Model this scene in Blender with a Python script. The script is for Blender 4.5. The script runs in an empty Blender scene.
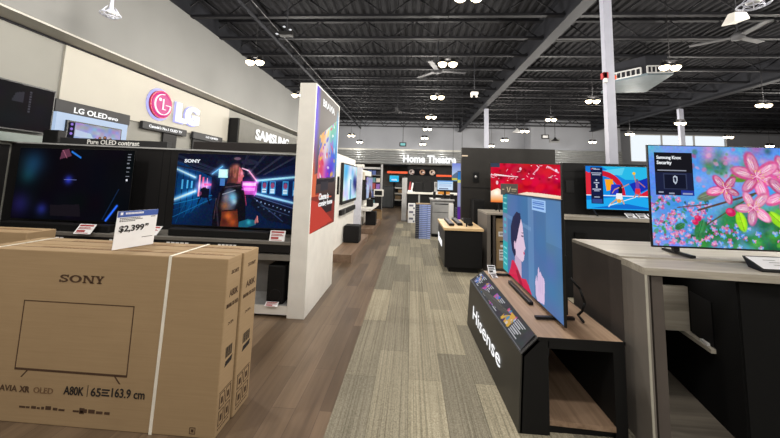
import bpy, math, random
import numpy as np
from mathutils import Vector, Matrix
random.seed(7)
rng = np.random.default_rng(7)
scene = bpy.context.scene
COL = scene.collection
PI = math.pi

# ------------------------------------------------------------------ colour
def lin(c):
    c = np.asarray(c, float) / 255.0
    return np.where(c <= 0.04045, c / 12.92, ((c + 0.055) / 1.055) ** 2.4)
def rgba(c):
    l = lin(c)
    return (float(l[0]), float(l[1]), float(l[2]), 1.0)

# ------------------------------------------------------------------ materials
MATS = {}
def base_mat(name):
    m = bpy.data.materials.new(name); m.use_nodes = True
    nt = m.node_tree
    return m, nt, nt.nodes['Principled BSDF']
def noise_node(nt, scale, vec=None, detail=4.0, rough=0.55):
    n = nt.nodes.new('ShaderNodeTexNoise')
    n.inputs['Scale'].default_value = scale
    n.inputs['Detail'].default_value = detail
    n.inputs['Roughness'].default_value = rough
    if vec is not None: nt.links.new(vec, n.inputs['Vector'])
    return n
def obj_coord(nt, scale=(1, 1, 1), rot=(0, 0, 0)):
    tc = nt.nodes.new('ShaderNodeTexCoord'); mp = nt.nodes.new('ShaderNodeMapping')
    mp.inputs['Scale'].default_value = scale; mp.inputs['Rotation'].default_value = rot
    nt.links.new(tc.outputs['Object'], mp.inputs['Vector'])
    return mp.outputs['Vector']
def ramp(nt, fac, stops):
    r = nt.nodes.new('ShaderNodeValToRGB')
    el = r.color_ramp.elements
    el[0].position, el[0].color = stops[0][0], rgba(stops[0][1])
    el[1].position, el[1].color = stops[-1][0], rgba(stops[-1][1])
    for p, c in stops[1:-1]:
        e = el.new(p); e.color = rgba(c)
    nt.links.new(fac, r.inputs['Fac'])
    return r.outputs['Color']
def mix(nt, fac, a, b, mode='MIX'):
    n = nt.nodes.new('ShaderNodeMix'); n.data_type = 'RGBA'; n.blend_type = mode
    for key, v in ((0, fac), (6, a), (7, b)):
        if isinstance(v, (int, float)): n.inputs[key].default_value = v
        elif isinstance(v, tuple): n.inputs[key].default_value = v
        else: nt.links.new(v, n.inputs[key])
    return n.outputs[2]
def bump(nt, bsdf, height, strength=0.2, dist=0.01):
    b = nt.nodes.new('ShaderNodeBump')
    b.inputs['Strength'].default_value = strength; b.inputs['Distance'].default_value = dist
    nt.links.new(height, b.inputs['Height']); nt.links.new(b.outputs['Normal'], bsdf.inputs['Normal'])

def plain(name, col, rough=0.5, metal=0.0, var=0.06, scale=6.0):
    """painted or moulded surface with a faint procedural mottling"""
    if name in MATS: return MATS[name]
    m, nt, b = base_mat(name)
    c = np.asarray(col, float)
    n = noise_node(nt, scale, obj_coord(nt))
    col_out = ramp(nt, n.outputs['Fac'], [(0.3, tuple(np.clip(c * (1 - var), 0, 255))), (0.7, tuple(np.clip(c * (1 + var), 0, 255)))])
    nt.links.new(col_out, b.inputs['Base Color'])
    b.inputs['Roughness'].default_value = rough; b.inputs['Metallic'].default_value = metal
    if max(col) < 90 and rough > .3: b.inputs['Specular IOR Level'].default_value = .25
    MATS[name] = m; return m
def glow(name, col, strength=1.0):
    if name in MATS: return MATS[name]
    m, nt, b = base_mat(name)
    n = noise_node(nt, 3.0, obj_coord(nt))
    c = np.asarray(col, float)
    co = ramp(nt, n.outputs['Fac'], [(0.2, tuple(c * 0.97)), (0.8, tuple(c))])
    b.inputs['Base Color'].default_value = rgba((40, 40, 40))
    nt.links.new(co, b.inputs['Emission Color'])
    b.inputs['Emission Strength'].default_value = strength
    b.inputs['Roughness'].default_value = 0.6
    MATS[name] = m; return m
def painted(name, emit=1.0, rough=0.2, basef=0.0):
    """surface coloured from the mesh colour attribute: a lit screen (emit) or a print (basef)"""
    if name in MATS: return MATS[name]
    m, nt, b = base_mat(name)
    a = nt.nodes.new('ShaderNodeAttribute'); a.attribute_name = 'Col'
    if basef > 0: nt.links.new(a.outputs['Color'], b.inputs['Base Color'])
    else: b.inputs['Base Color'].default_value = (0.004, 0.004, 0.005, 1); b.inputs['Specular IOR Level'].default_value = .05
    if emit > 0: nt.links.new(a.outputs['Color'], b.inputs['Emission Color'])
    b.inputs['Emission Strength'].default_value = emit
    b.inputs['Roughness'].default_value = rough
    if basef <= 0: b.inputs['IOR'].default_value = 1.16; b.inputs['Specular IOR Level'].default_value = .1; b.inputs['Base Color'].default_value = (.002, .002, .003, 1)
    MATS[name] = m; return m

def wood_grain(name, c1, c2, c3, axis='Y', rough=0.5, scale=1.0):
    if name in MATS: return MATS[name]
    m, nt, b = base_mat(name)
    s = [40 * scale, 40 * scale, 40 * scale]; s['XYZ'.index(axis)] = 1.6 * scale
    v = obj_coord(nt, tuple(s))
    n1 = noise_node(nt, 1.0, v, 6, 0.6)
    s2 = [9 * scale, 9 * scale, 9 * scale]; s2['XYZ'.index(axis)] = 0.5 * scale
    n2 = noise_node(nt, 1.0, obj_coord(nt, tuple(s2)), 3, 0.5)
    f = mix(nt, 0.5, n1.outputs['Color'], n2.outputs['Color'])
    co = ramp(nt, f, [(0.36, c1), (0.5, c2), (0.64, c3)])
    nt.links.new(co, b.inputs['Base Color']); b.inputs['Roughness'].default_value = rough
    MATS[name] = m; return m

def floor_wood():
    m, nt, b = base_mat('wood_plank_floor')
    v = obj_coord(nt, (1, 1, 1), (0, 0, PI / 2))
    br = nt.nodes.new('ShaderNodeTexBrick')
    nt.links.new(v, br.inputs['Vector'])
    br.inputs['Scale'].default_value = 1.0
    br.inputs['Brick Width'].default_value = 1.25; br.inputs['Row Height'].default_value = 0.16
    br.inputs['Mortar Size'].default_value = 0.0016; br.inputs['Bias'].default_value = 0.0
    br.inputs['Color1'].default_value = rgba((108, 90, 72)); br.inputs['Color2'].default_value = rgba((142, 121, 99))
    br.inputs['Mortar'].default_value = rgba((92, 75, 66)); br.offset = 0.37
    g = noise_node(nt, 1.0, obj_coord(nt, (30, 1.3, 1)), 6, 0.65)
    g2 = noise_node(nt, 1.0, obj_coord(nt, (7, 0.8, 1)), 3, 0.5)
    f = mix(nt, 0.5, g.outputs['Color'], g2.outputs['Color'])
    tone = ramp(nt, f, [(0.32, (138, 132, 128)), (0.5, (218, 215, 211)), (0.66, (255, 253, 250))])
    co = mix(nt, 0.85, br.outputs['Color'], tone, 'MULTIPLY')
    nt.links.new(co, b.inputs['Base Color'])
    b.inputs['Roughness'].default_value = 0.36
    bump(nt, b, g.outputs['Fac'], 0.05, 0.004)
    return m
def floor_carpet():
    m, nt, b = base_mat('striped_carpet_plank')
    v = obj_coord(nt, (1, 1, 1), (0, 0, PI / 2))
    br = nt.nodes.new('ShaderNodeTexBrick'); nt.links.new(v, br.inputs['Vector'])
    br.inputs['Scale'].default_value = 1.0; br.offset = 0.4
    br.inputs['Brick Width'].default_value = 1.0; br.inputs['Row Height'].default_value = 0.25
    br.inputs['Mortar Size'].default_value = 0.0012
    br.inputs['Color1'].default_value = rgba((146, 141, 130)); br.inputs['Color2'].default_value = rgba((206, 198, 178))
    br.inputs['Mortar'].default_value = rgba((112, 108, 95))
    g = noise_node(nt, 1.0, obj_coord(nt, (62, 0.35, 1)), 3, 0.75)
    sp = noise_node(nt, 130.0, obj_coord(nt), 2, 0.6)
    st = ramp(nt, g.outputs['Fac'], [(0.3, (176, 173, 164)), (0.48, (228, 226, 218)), (0.66, (255, 253, 246))])
    sk = ramp(nt, sp.outputs['Fac'], [(0.3, (190, 188, 182)), (0.7, (255, 255, 255))])
    co = mix(nt, 1.0, mix(nt, 1.0, br.outputs['Color'], st, 'MULTIPLY'), sk, 'MULTIPLY')
    nt.links.new(co, b.inputs['Base Color']); b.inputs['Roughness'].default_value = 0.95
    bump(nt, b, sp.outputs['Fac'], 0.4, 0.004)
    return m
def cardboard():
    m, nt, b = base_mat('cardboard')
    n = noise_node(nt, 2.2, obj_coord(nt), 5); f = noise_node(nt, 1.0, obj_coord(nt, (4, 4, 120)), 2)
    co = mix(nt, 0.5, n.outputs['Color'], f.outputs['Color'])
    co = ramp(nt, co, [(0.3, (150, 125, 92)), (0.7, (166, 140, 105))])
    nt.links.new(co, b.inputs['Base Color']); b.inputs['Roughness'].default_value = 0.8
    return m
def glass_mat():
    m, nt, b = base_mat('window_glass')
    b.inputs['Base Color'].default_value = (0.95, 0.98, 1, 1); b.inputs['Roughness'].default_value = 0.02
    b.inputs['Transmission Weight'].default_value = 1.0; b.inputs['IOR'].default_value = 1.02
    return m

BLACK = plain('matte_black', (17, 17, 18), 0.6)
BLACK2 = plain('charcoal_black', (24, 23, 24), 0.55)
GLOSS = plain('gloss_black', (8, 8, 9), 0.3)
TVBACK = plain('television_plastic', (20, 20, 21), 0.45)
WHITE = plain('white_paint', (236, 233, 226), 0.6, var=0.02)
PAPER = plain('white_paper', (238, 238, 240), 0.7, var=0.02)
STEEL = plain('white_steel', (170, 172, 186), 0.5, var=0.02)
DECKM = plain('dark_deck_paint', (24, 24, 28), 0.8, var=0.08)
JOIST = plain('dark_joist_paint', (21, 21, 25), 0.6, var=0.08)
BEAMM = plain('beam_paint', (34, 35, 40), 0.6)
LAM_GREY = plain('grey_laminate', (112, 106, 100), 0.55, var=0.03)
LAM_DARK = plain('dark_grey_laminate', (74, 68, 65), 0.5, var=0.04)
GREY = plain('mid_grey', (128, 128, 128), 0.5)
LGREY = plain('light_grey', (172, 172, 172), 0.5)
BLUEM = plain('blue_carton', (122, 144, 208), 0.6)
BLUEL = plain('pale_blue_carton', (178, 192, 236), 0.6)
NAVY = plain('navy_carton', (52, 56, 72), 0.6)
RED = plain('red_plastic', (190, 40, 45), 0.4)
ORANGE = plain('orange_sign', (226, 84, 36), 0.6)
CHROME = plain('brushed_metal', (190, 190, 192), 0.3, 0.8)
INK = plain('brown_ink', (74, 54, 40), 0.8)
INKB = plain('black_ink', (38, 34, 34), 0.8)
BLUEINK = plain('blue_ink', (62, 90, 168), 0.7)
REDINK = plain('red_ink', (168, 60, 62), 0.7)
STRAP = plain('white_strap', (232, 226, 212), 0.5)
CARD = cardboard()
WOOD_TOP = wood_grain('brown_wood_top', (112, 90, 70), (150, 124, 102), (174, 148, 124), 'Y')
WOOD_PALE = wood_grain('pale_wood_top', (196, 164, 118), (220, 188, 140), (232, 204, 160), 'X')
WOOD_GREY = wood_grain('grey_wood_top', (128, 122, 112), (160, 153, 141), (184, 176, 163), 'X')
WOOD_STEP = wood_grain('brown_step_wood', (104, 82, 66), (134, 110, 90), (152, 126, 106), 'Y')
LIT = glow('lit_white_letters', (255, 255, 255), 1.1)
CAPT = glow('screen_text', (240, 244, 250), 1.0)
LENS = glow('lamp_lens', (255, 232, 190), 14.0)
SCREEN = painted('lit_screen', 1.0, 0.3)
PRINT = painted('printed_panel', 0.0, 0.5, 1.0)
BACKLIT = painted('backlit_print', 0.85, 0.4)
INFO = painted('info_panel_print', 0.75, 0.6)

# ------------------------------------------------------------------ geometry builder
def V3(p): return Vector(p)
OFF = {}
class MB:
    def __init__(s): s.v, s.f, s.sm = [], [], []
    def face(s, *pts, smooth=False):
        b = len(s.v); s.v += [tuple(p) for p in pts]; s.f.append(tuple(range(b, b + len(pts)))); s.sm.append(smooth); return s
    def hexa(s, p):                                   # 0-3 bottom ring, 4-7 top ring
        b = len(s.v); s.v += [tuple(q) for q in p]
        for q in ((3, 2, 1, 0), (4, 5, 6, 7), (0, 1, 5, 4), (1, 2, 6, 5), (2, 3, 7, 6), (3, 0, 4, 7)):
            s.f.append(tuple(b + i for i in q)); s.sm.append(False)
        return s
    def box(s, x0, x1, y0, y1, z0, z1):
        return s.hexa([(x0, y0, z0), (x1, y0, z0), (x1, y1, z0), (x0, y1, z0), (x0, y0, z1), (x1, y0, z1), (x1, y1, z1), (x0, y1, z1)])
    def prism(s, poly, d):                            # polygon (3d points) swept by vector d
        n = len(poly); b = len(s.v); d = V3(d)
        s.v += [tuple(p) for p in poly] + [tuple(V3(p) + d) for p in poly]
        s.f.append(tuple(range(b + n - 1, b - 1, -1))); s.f.append(tuple(range(b + n, b + 2 * n))); s.sm += [False, False]
        for i in range(n):
            j = (i + 1) % n; s.f.append((b + i, b + j, b + n + j, b + n + i)); s.sm.append(False)
        return s
    def slab(s, xy, z0, z1): return s.prism([(x, y, z0) for x, y in xy], (0, 0, z1 - z0))
    def tube(s, p, q, r, n=10, r2=None):
        p, q = V3(p), V3(q); d = (q - p).normalized()
        a = d.orthogonal().normalized(); c = d.cross(a); b = len(s.v); r2 = r if r2 is None else r2
        for i in range(n):
            t = 2 * PI * i / n; e = a * math.cos(t) + c * math.sin(t)
            s.v += [tuple(p + e * r), tuple(q + e * r2)]
        for i in range(n):
            j = (i + 1) % n; s.f.append((b + 2 * i, b + 2 * j, b + 2 * j + 1, b + 2 * i + 1)); s.sm.append(True)
        s.f.append(tuple(b + 2 * i for i in range(n - 1, -1, -1))); s.f.append(tuple(b + 2 * i + 1 for i in range(n))); s.sm += [False, False]
        return s
    def path(s, pts, r, n=6):
        for a, b in zip(pts[:-1], pts[1:]): s.tube(a, b, r, n)
        return s
    def bar(s, p, q, w, h):                           # rectangular bar between two points
        p, q = V3(p), V3(q); d = (q - p).normalized(); up = V3((0, 0, 1)) if abs(d.z) < 0.95 else V3((0, 1, 0))
        a = d.cross(up).normalized() * w / 2; c = a.cross(d).normalized() * h / 2
        return s.hexa([p - a - c, p + a - c, q + a - c, q - a - c, p - a + c, p + a + c, q + a + c, q - a + c])
    def lathe(s, prof, o, n=20, axis=(0, 0, 1)):
        ax = V3(axis).normalized(); a = ax.orthogonal().normalized(); c = ax.cross(a); o = V3(o); b = len(s.v); k = len(prof)
        for i in range(n):
            t = 2 * PI * i / n; e = a * math.cos(t) + c * math.sin(t)
            for r, z in prof: s.v.append(tuple(o + e * r + ax * z))
        for i in range(n):
            j = (i + 1) % n
            for m in range(k - 1): s.f.append((b + i * k + m, b + j * k + m, b + j * k + m + 1, b + i * k + m + 1)); s.sm.append(True)
        if prof[0][0] > 1e-6: s.f.append(tuple(b + i * k for i in range(n - 1, -1, -1))); s.sm.append(False)
        if prof[-1][0] > 1e-6: s.f.append(tuple(b + i * k + k - 1 for i in range(n))); s.sm.append(False)
        return s
    def ring(s, o, r, t, n=24, axis=(0, 0, 1), a0=0.0, a1=2 * PI):
        ax = V3(axis).normalized(); a = ax.orthogonal().normalized(); c = ax.cross(a); o = V3(o)
        pts = [o + (a * math.cos(a0 + (a1 - a0) * i / n) + c * math.sin(a0 + (a1 - a0) * i / n)) * r for i in range(n + 1)]
        return s.path(pts, t, 6)
    def add(s, other):
        b = len(s.v); s.v += other.v; s.f += [tuple(i + b for i in f) for f in other.f]; s.sm += other.sm; return s
    def build(s, name, m, parent=None, label=None, bevel=0.0, stuff=False):
        me = bpy.data.meshes.new(name)
        if parent is not None: off = OFF.get(parent.name, Vector((0, 0, 0)))
        else:
            xs = np.array(s.v); off = Vector(((xs[:, 0].min() + xs[:, 0].max()) / 2, (xs[:, 1].min() + xs[:, 1].max()) / 2, xs[:, 2].min()))
        me.from_pydata([tuple(V3(p) - off) for p in s.v], [], s.f)
        me.polygons.foreach_set('use_smooth', s.sm); me.update()
        me.materials.append(m)
        o = bpy.data.objects.new(name, me); COL.objects.link(o)
        if parent is not None:
            o.parent = parent; OFF[o.name] = off
        else:
            o.location = off; OFF[o.name] = off.copy()
        if bevel > 0:
            bm = o.modifiers.new('edge', 'BEVEL'); bm.width = bevel; bm.segments = 2; bm.limit_method = 'ANGLE'
        if label: o['label'] = label
        if stuff: o['kind'] = 'stuff'
        return o

def thing(name, label, cat, loc=(0, 0, 0), group=None, local=False, rotz=0.0):
    o = bpy.data.objects.new(name, None); COL.objects.link(o)
    o.location = loc; o.rotation_euler = (0, 0, rotz); o.empty_display_size = 0.1
    OFF[o.name] = Vector((0, 0, 0)) if local else Vector(loc)
    tag(o, label, cat, group); return o
def tag(o, label, cat, group=None):
    o['label'] = label; o['category'] = cat
    if group: o['group'] = group
    return o
def struct(o, label=None):
    o['kind'] = 'structure'
    if label: o['label'] = label
    return o
def dup(root, loc, label=None, group=None, rotz=None):
    r = root.copy(); COL.objects.link(r); r.location = loc
    if rotz is not None: r.rotation_euler = (0, 0, rotz)
    if label: r['label'] = label
    if group: r['group'] = group
    for ch in list(root.children):
        c = ch.copy(); COL.objects.link(c); c.parent = r
        for g in list(ch.children):
            d = g.copy(); COL.objects.link(d); d.parent = c
    return r

# ------------------------------------------------------------------ lettering
_T = {}
def _text(s, bold):
    k = (s, bold)
    if k in _T: return _T[k]
    cu = bpy.data.curves.new('lettering', 'FONT'); cu.body = s; cu.size = 1.0; cu.offset = bold; cu.resolution_u = 3
    o = bpy.data.objects.new('lettering', cu); COL.objects.link(o)
    dg = bpy.context.evaluated_depsgraph_get()
    me = bpy.data.meshes.new_from_object(o.evaluated_get(dg))
    v = np.array([tuple(p.co)[:2] for p in me.vertices]); f = [tuple(p.vertices) for p in me.polygons]
    bpy.data.objects.remove(o); bpy.data.curves.remove(cu); bpy.data.meshes.remove(me)
    v -= v.min(axis=0); v /= v.max(axis=0)
    _T[k] = (v, f); return _T[k]
STRINGS = ['Pure OLED contrast', 'LG OLED', 'evo', "Canada's No.1 OLED TV", 'LG QNED', 'SAMSUNG', 'LG', 'Hisense', 'Home Theatre', 'BRAVIA',
           'Cinema is', 'coming home', 'Samsung Knox', 'Security', '$2,399', '99', 'A80K', '65', '163.9 cm', 'BRAVIA XR OLED', 'OLED', 'SONY', 'Bose', 'TCL', 'L', 'XR']
for _s in STRINGS:
    for _b in (0.0, 0.025, 0.045): _text(_s, _b)
def text(s, org, right, up, w, h, bold=0.0, depth=0.004):
    """flat raised lettering; org = lower left corner, filling w x h"""
    v, f = _text(s, bold); r, u, o = V3(right).normalized(), V3(up).normalized(), V3(org); n = r.cross(u)
    mb = MB(); k = len(v)
    pts = [o + r * (p[0] * w) + u * (p[1] * h) for p in v]
    mb.v = [tuple(p + n * depth) for p in pts] + [tuple(p) for p in pts]
    mb.f = list(f) + [tuple(i + k for i in reversed(q)) for q in f]
    from collections import Counter
    e = Counter()
    for q in f:
        for i in range(len(q)): e[(q[i], q[(i + 1) % len(q)])] += 1
    for (a, b) in list(e):
        if (b, a) not in e: mb.f.append((a, a + k, b + k, b))
    mb.sm = [False] * len(mb.f); return mb
def serif_text(s, org, right, up, w, h, depth=0.003):
    """slab serif capitals: S O N Y"""
    r, u, o = V3(right).normalized(), V3(up).normalized(), V3(org); n = r.cross(u); mb = MB()
    def P(x, y): return o + r * (x * w) + u * (y * h)
    def poly(pts): mb.prism([P(*p) for p in pts], n * depth)
    cw = 0.25
    def arc(cx, cy, rx, ry, t, a0, a1, k=14, tx=None):
        tx = t if tx is None else tx
        for i in range(k):
            a, b = a0 + (a1 - a0) * i / k, a0 + (a1 - a0) * (i + 1) / k
            poly([(cx + rx * math.cos(a), cy + ry * math.sin(a)), (cx + rx * math.cos(b), cy + ry * math.sin(b)),
                  (cx + (rx - tx) * math.cos(b), cy + (ry - t) * math.sin(b)), (cx + (rx - tx) * math.cos(a), cy + (ry - t) * math.sin(a))])
    # S
    arc(0.1, 0.73, 0.09, 0.27, 0.15, 0.15 * PI, 1.5 * PI, tx=0.045); arc(0.1, 0.27, 0.09, 0.27, 0.15, -0.85 * PI, 0.5 * PI, tx=0.045)
    poly([(0.17, 0.68), (0.195, 0.68), (0.195, 1.0), (0.17, 1.0)]); poly([(0.0, 0.0), (0.025, 0.0), (0.025, 0.32), (0.0, 0.32)])
    # O
    arc(0.36, 0.5, 0.135, 0.5, 0.14, 0, 2 * PI, 24, tx=0.055)
    # N
    for x in (0.55, 0.73):
        poly([(x, 0), (x + 0.03, 0), (x + 0.03, 1), (x, 1)])
        poly([(x - 0.025, 0), (x + 0.055, 0), (x + 0.055, 0.1), (x - 0.025, 0.1)]); poly([(x - 0.025, 0.9), (x + 0.055, 0.9), (x + 0.055, 1), (x - 0.025, 1)])
    poly([(0.55, 1), (0.61, 1), (0.76, 0), (0.70, 0)])
    # Y
    poly([(0.815, 1), (0.87, 1), (0.925, 0.45), (0.88, 0.4)]); poly([(0.955, 1), (0.985, 1), (0.925, 0.4), (0.90, 0.45)])
    poly([(0.88, 0), (0.925, 0), (0.925, 0.48), (0.88, 0.48)]); poly([(0.85, 0), (0.955, 0), (0.955, 0.1), (0.85, 0.1)])
    poly([(0.8, 0.9), (0.89, 0.9), (0.89, 1), (0.8, 1)]); poly([(0.93, 0.9), (1.0, 0.9), (1.0, 1), (0.93, 1)])
    return mb

# ------------------------------------------------------------------ picture painter (screens and prints as mesh colours)
class Pic:
    def __init__(s, w, h, asp, col):
        s.w, s.h, s.asp = w, h, asp
        s.a = np.ones((h, w, 3)) * np.asarray(col, float)
        s.x, s.y = np.meshgrid((np.arange(w) + .5) / w, (np.arange(h) + .5) / h)
        s.X = s.x * asp
    def put(s, al, col):
        al = np.clip(al, 0, 1)[..., None]; s.a = s.a * (1 - al) + np.asarray(col, float) * al; return s
    def plus(s, al, col): s.a = np.clip(s.a + al[..., None] * np.asarray(col, float), 0, 255); return s
    def vgrad(s, c0, c1, y0=0, y1=1):
        t = np.clip((s.y - y0) / (y1 - y0), 0, 1)[..., None]; s.a = np.asarray(c0, float) * (1 - t) + np.asarray(c1, float) * t; return s
    def ell(s, cx, cy, rx, ry, col, al=1.0, rot=0.0, soft=0.06):
        dx, dy = s.X - cx * s.asp, s.y - cy; c, n = math.cos(rot), math.sin(rot)
        d = np.sqrt(((dx * c + dy * n) / rx) ** 2 + ((-dx * n + dy * c) / ry) ** 2)
        return s.put(al * np.clip((1 + soft - d) / (2 * soft), 0, 1), col)
    def blob(s, cx, cy, r, col, al=1.0):
        d = np.sqrt((s.X - cx * s.asp) ** 2 + (s.y - cy) ** 2); return s.put(al * np.exp(-(d / r) ** 2), col)
    def light(s, cx, cy, r, col, al=1.0):
        d = np.sqrt((s.X - cx * s.asp) ** 2 + (s.y - cy) ** 2); return s.plus(al * np.exp(-(d / r) ** 2), col)
    def poly(s, pts, col, al=1.0):
        ins = np.zeros(s.x.shape, bool); n = len(pts)
        for i in range(n):
            (x0, y0), (x1, y1) = pts[i], pts[(i + 1) % n]
            if y0 == y1: continue
            ins ^= ((y0 > s.y) != (y1 > s.y)) & (s.x < (x1 - x0) * (s.y - y0) / (y1 - y0) + x0)
        return s.put(ins * al, col)
    def rect(s, x0, y0, x1, y1, col, al=1.0): return s.put(((s.x >= x0) & (s.x <= x1) & (s.y >= y0) & (s.y <= y1)) * al, col)
    def seg(s, p, q):
        px, py, qx, qy = p[0] * s.asp, p[1], q[0] * s.asp, q[1]; dx, dy = qx - px, qy - py
        t = np.clip(((s.X - px) * dx + (s.y - py) * dy) / (dx * dx + dy * dy + 1e-9), 0, 1)
        return np.sqrt((s.X - px - t * dx) ** 2 + (s.y - py - t * dy) ** 2)
    def line(s, p, q, w, col, al=1.0, glow=None):
        d = s.seg(p, q)
        if glow: s.plus(np.exp(-(d / glow[0]) ** 2) * glow[1], col)
        return s.put(al * np.clip((w - d) / (w * 0.4) + 0.5, 0, 1), col)
    def noise(s, k, amt, seed=0):
        r = np.random.default_rng(seed); g = r.random((k + 2, int(k * s.asp) + 2, 3))
        gy, gx = s.y * k, s.x * int(k * s.asp); iy, ix = gy.astype(int), gx.astype(int); fy, fx = (gy - iy)[..., None], (gx - ix)[..., None]
        fy, fx = fy * fy * (3 - 2 * fy), fx * fx * (3 - 2 * fx)
        n = (g[iy, ix] * (1 - fx) + g[iy, ix + 1] * fx) * (1 - fy) + (g[iy + 1, ix] * (1 - fx) + g[iy + 1, ix + 1] * fx) * fy
        s.a = np.clip(s.a + (n - .5) * amt, 0, 255); return s
    def petal(s, cx, cy, ang, L, W, col, al=1.0):
        return s.ell(cx + math.cos(ang) * L / s.asp, cy + math.sin(ang) * L, L, W, col, al, ang, 0.12)

def pic_mesh(name, pic, org, U, V, m, parent, label=None, W=(0, 0, 0)):
    """a flat sheet of w x h quads, each with its own colour; org = lower left, U along width, V along height"""
    w, h = pic.w, pic.h; o, U, V = np.array(org, float), np.array(U, float), np.array(V, float)
    off = OFF.get(parent.name, Vector((0, 0, 0))); o = o - np.array(off)
    gx, gy = np.meshgrid(np.arange(w + 1) / w, np.arange(h + 1) / h)
    co = o + gx[..., None] * U + gy[..., None] * V + (gx * gy)[..., None] * np.array(W, float)
    me = bpy.data.meshes.new(name); me.vertices.add((w + 1) * (h + 1)); me.vertices.foreach_set('co', co.reshape(-1))
    i = np.arange(h)[:, None] * (w + 1) + np.arange(w)[None, :]
    q = np.stack([i, i + 1, i + w + 2, i + w + 1], -1).reshape(-1)
    me.loops.add(len(q)); me.loops.foreach_set('vertex_index', q.astype(np.int32))
    me.polygons.add(w * h); me.polygons.foreach_set('loop_start', np.arange(0, len(q), 4, dtype=np.int32))
    me.polygons.foreach_set('loop_total', np.full(w * h, 4, np.int32)); me.update(calc_edges=True)
    c = lin(np.clip(pic.a[::-1], 0, 255)); c = np.concatenate([c, np.ones((h, w, 1))], -1)
    at = me.color_attributes.new('Col', 'FLOAT_COLOR', 'CORNER')
    at.data.foreach_set('color', np.repeat(c.reshape(-1, 4), 4, axis=0).astype(np.float32).reshape(-1))
    me.materials.append(m); ob = bpy.data.objects.new(name, me); COL.objects.link(ob); ob.parent = parent; OFF[ob.name] = off
    if label: ob['label'] = label
    return ob

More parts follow.
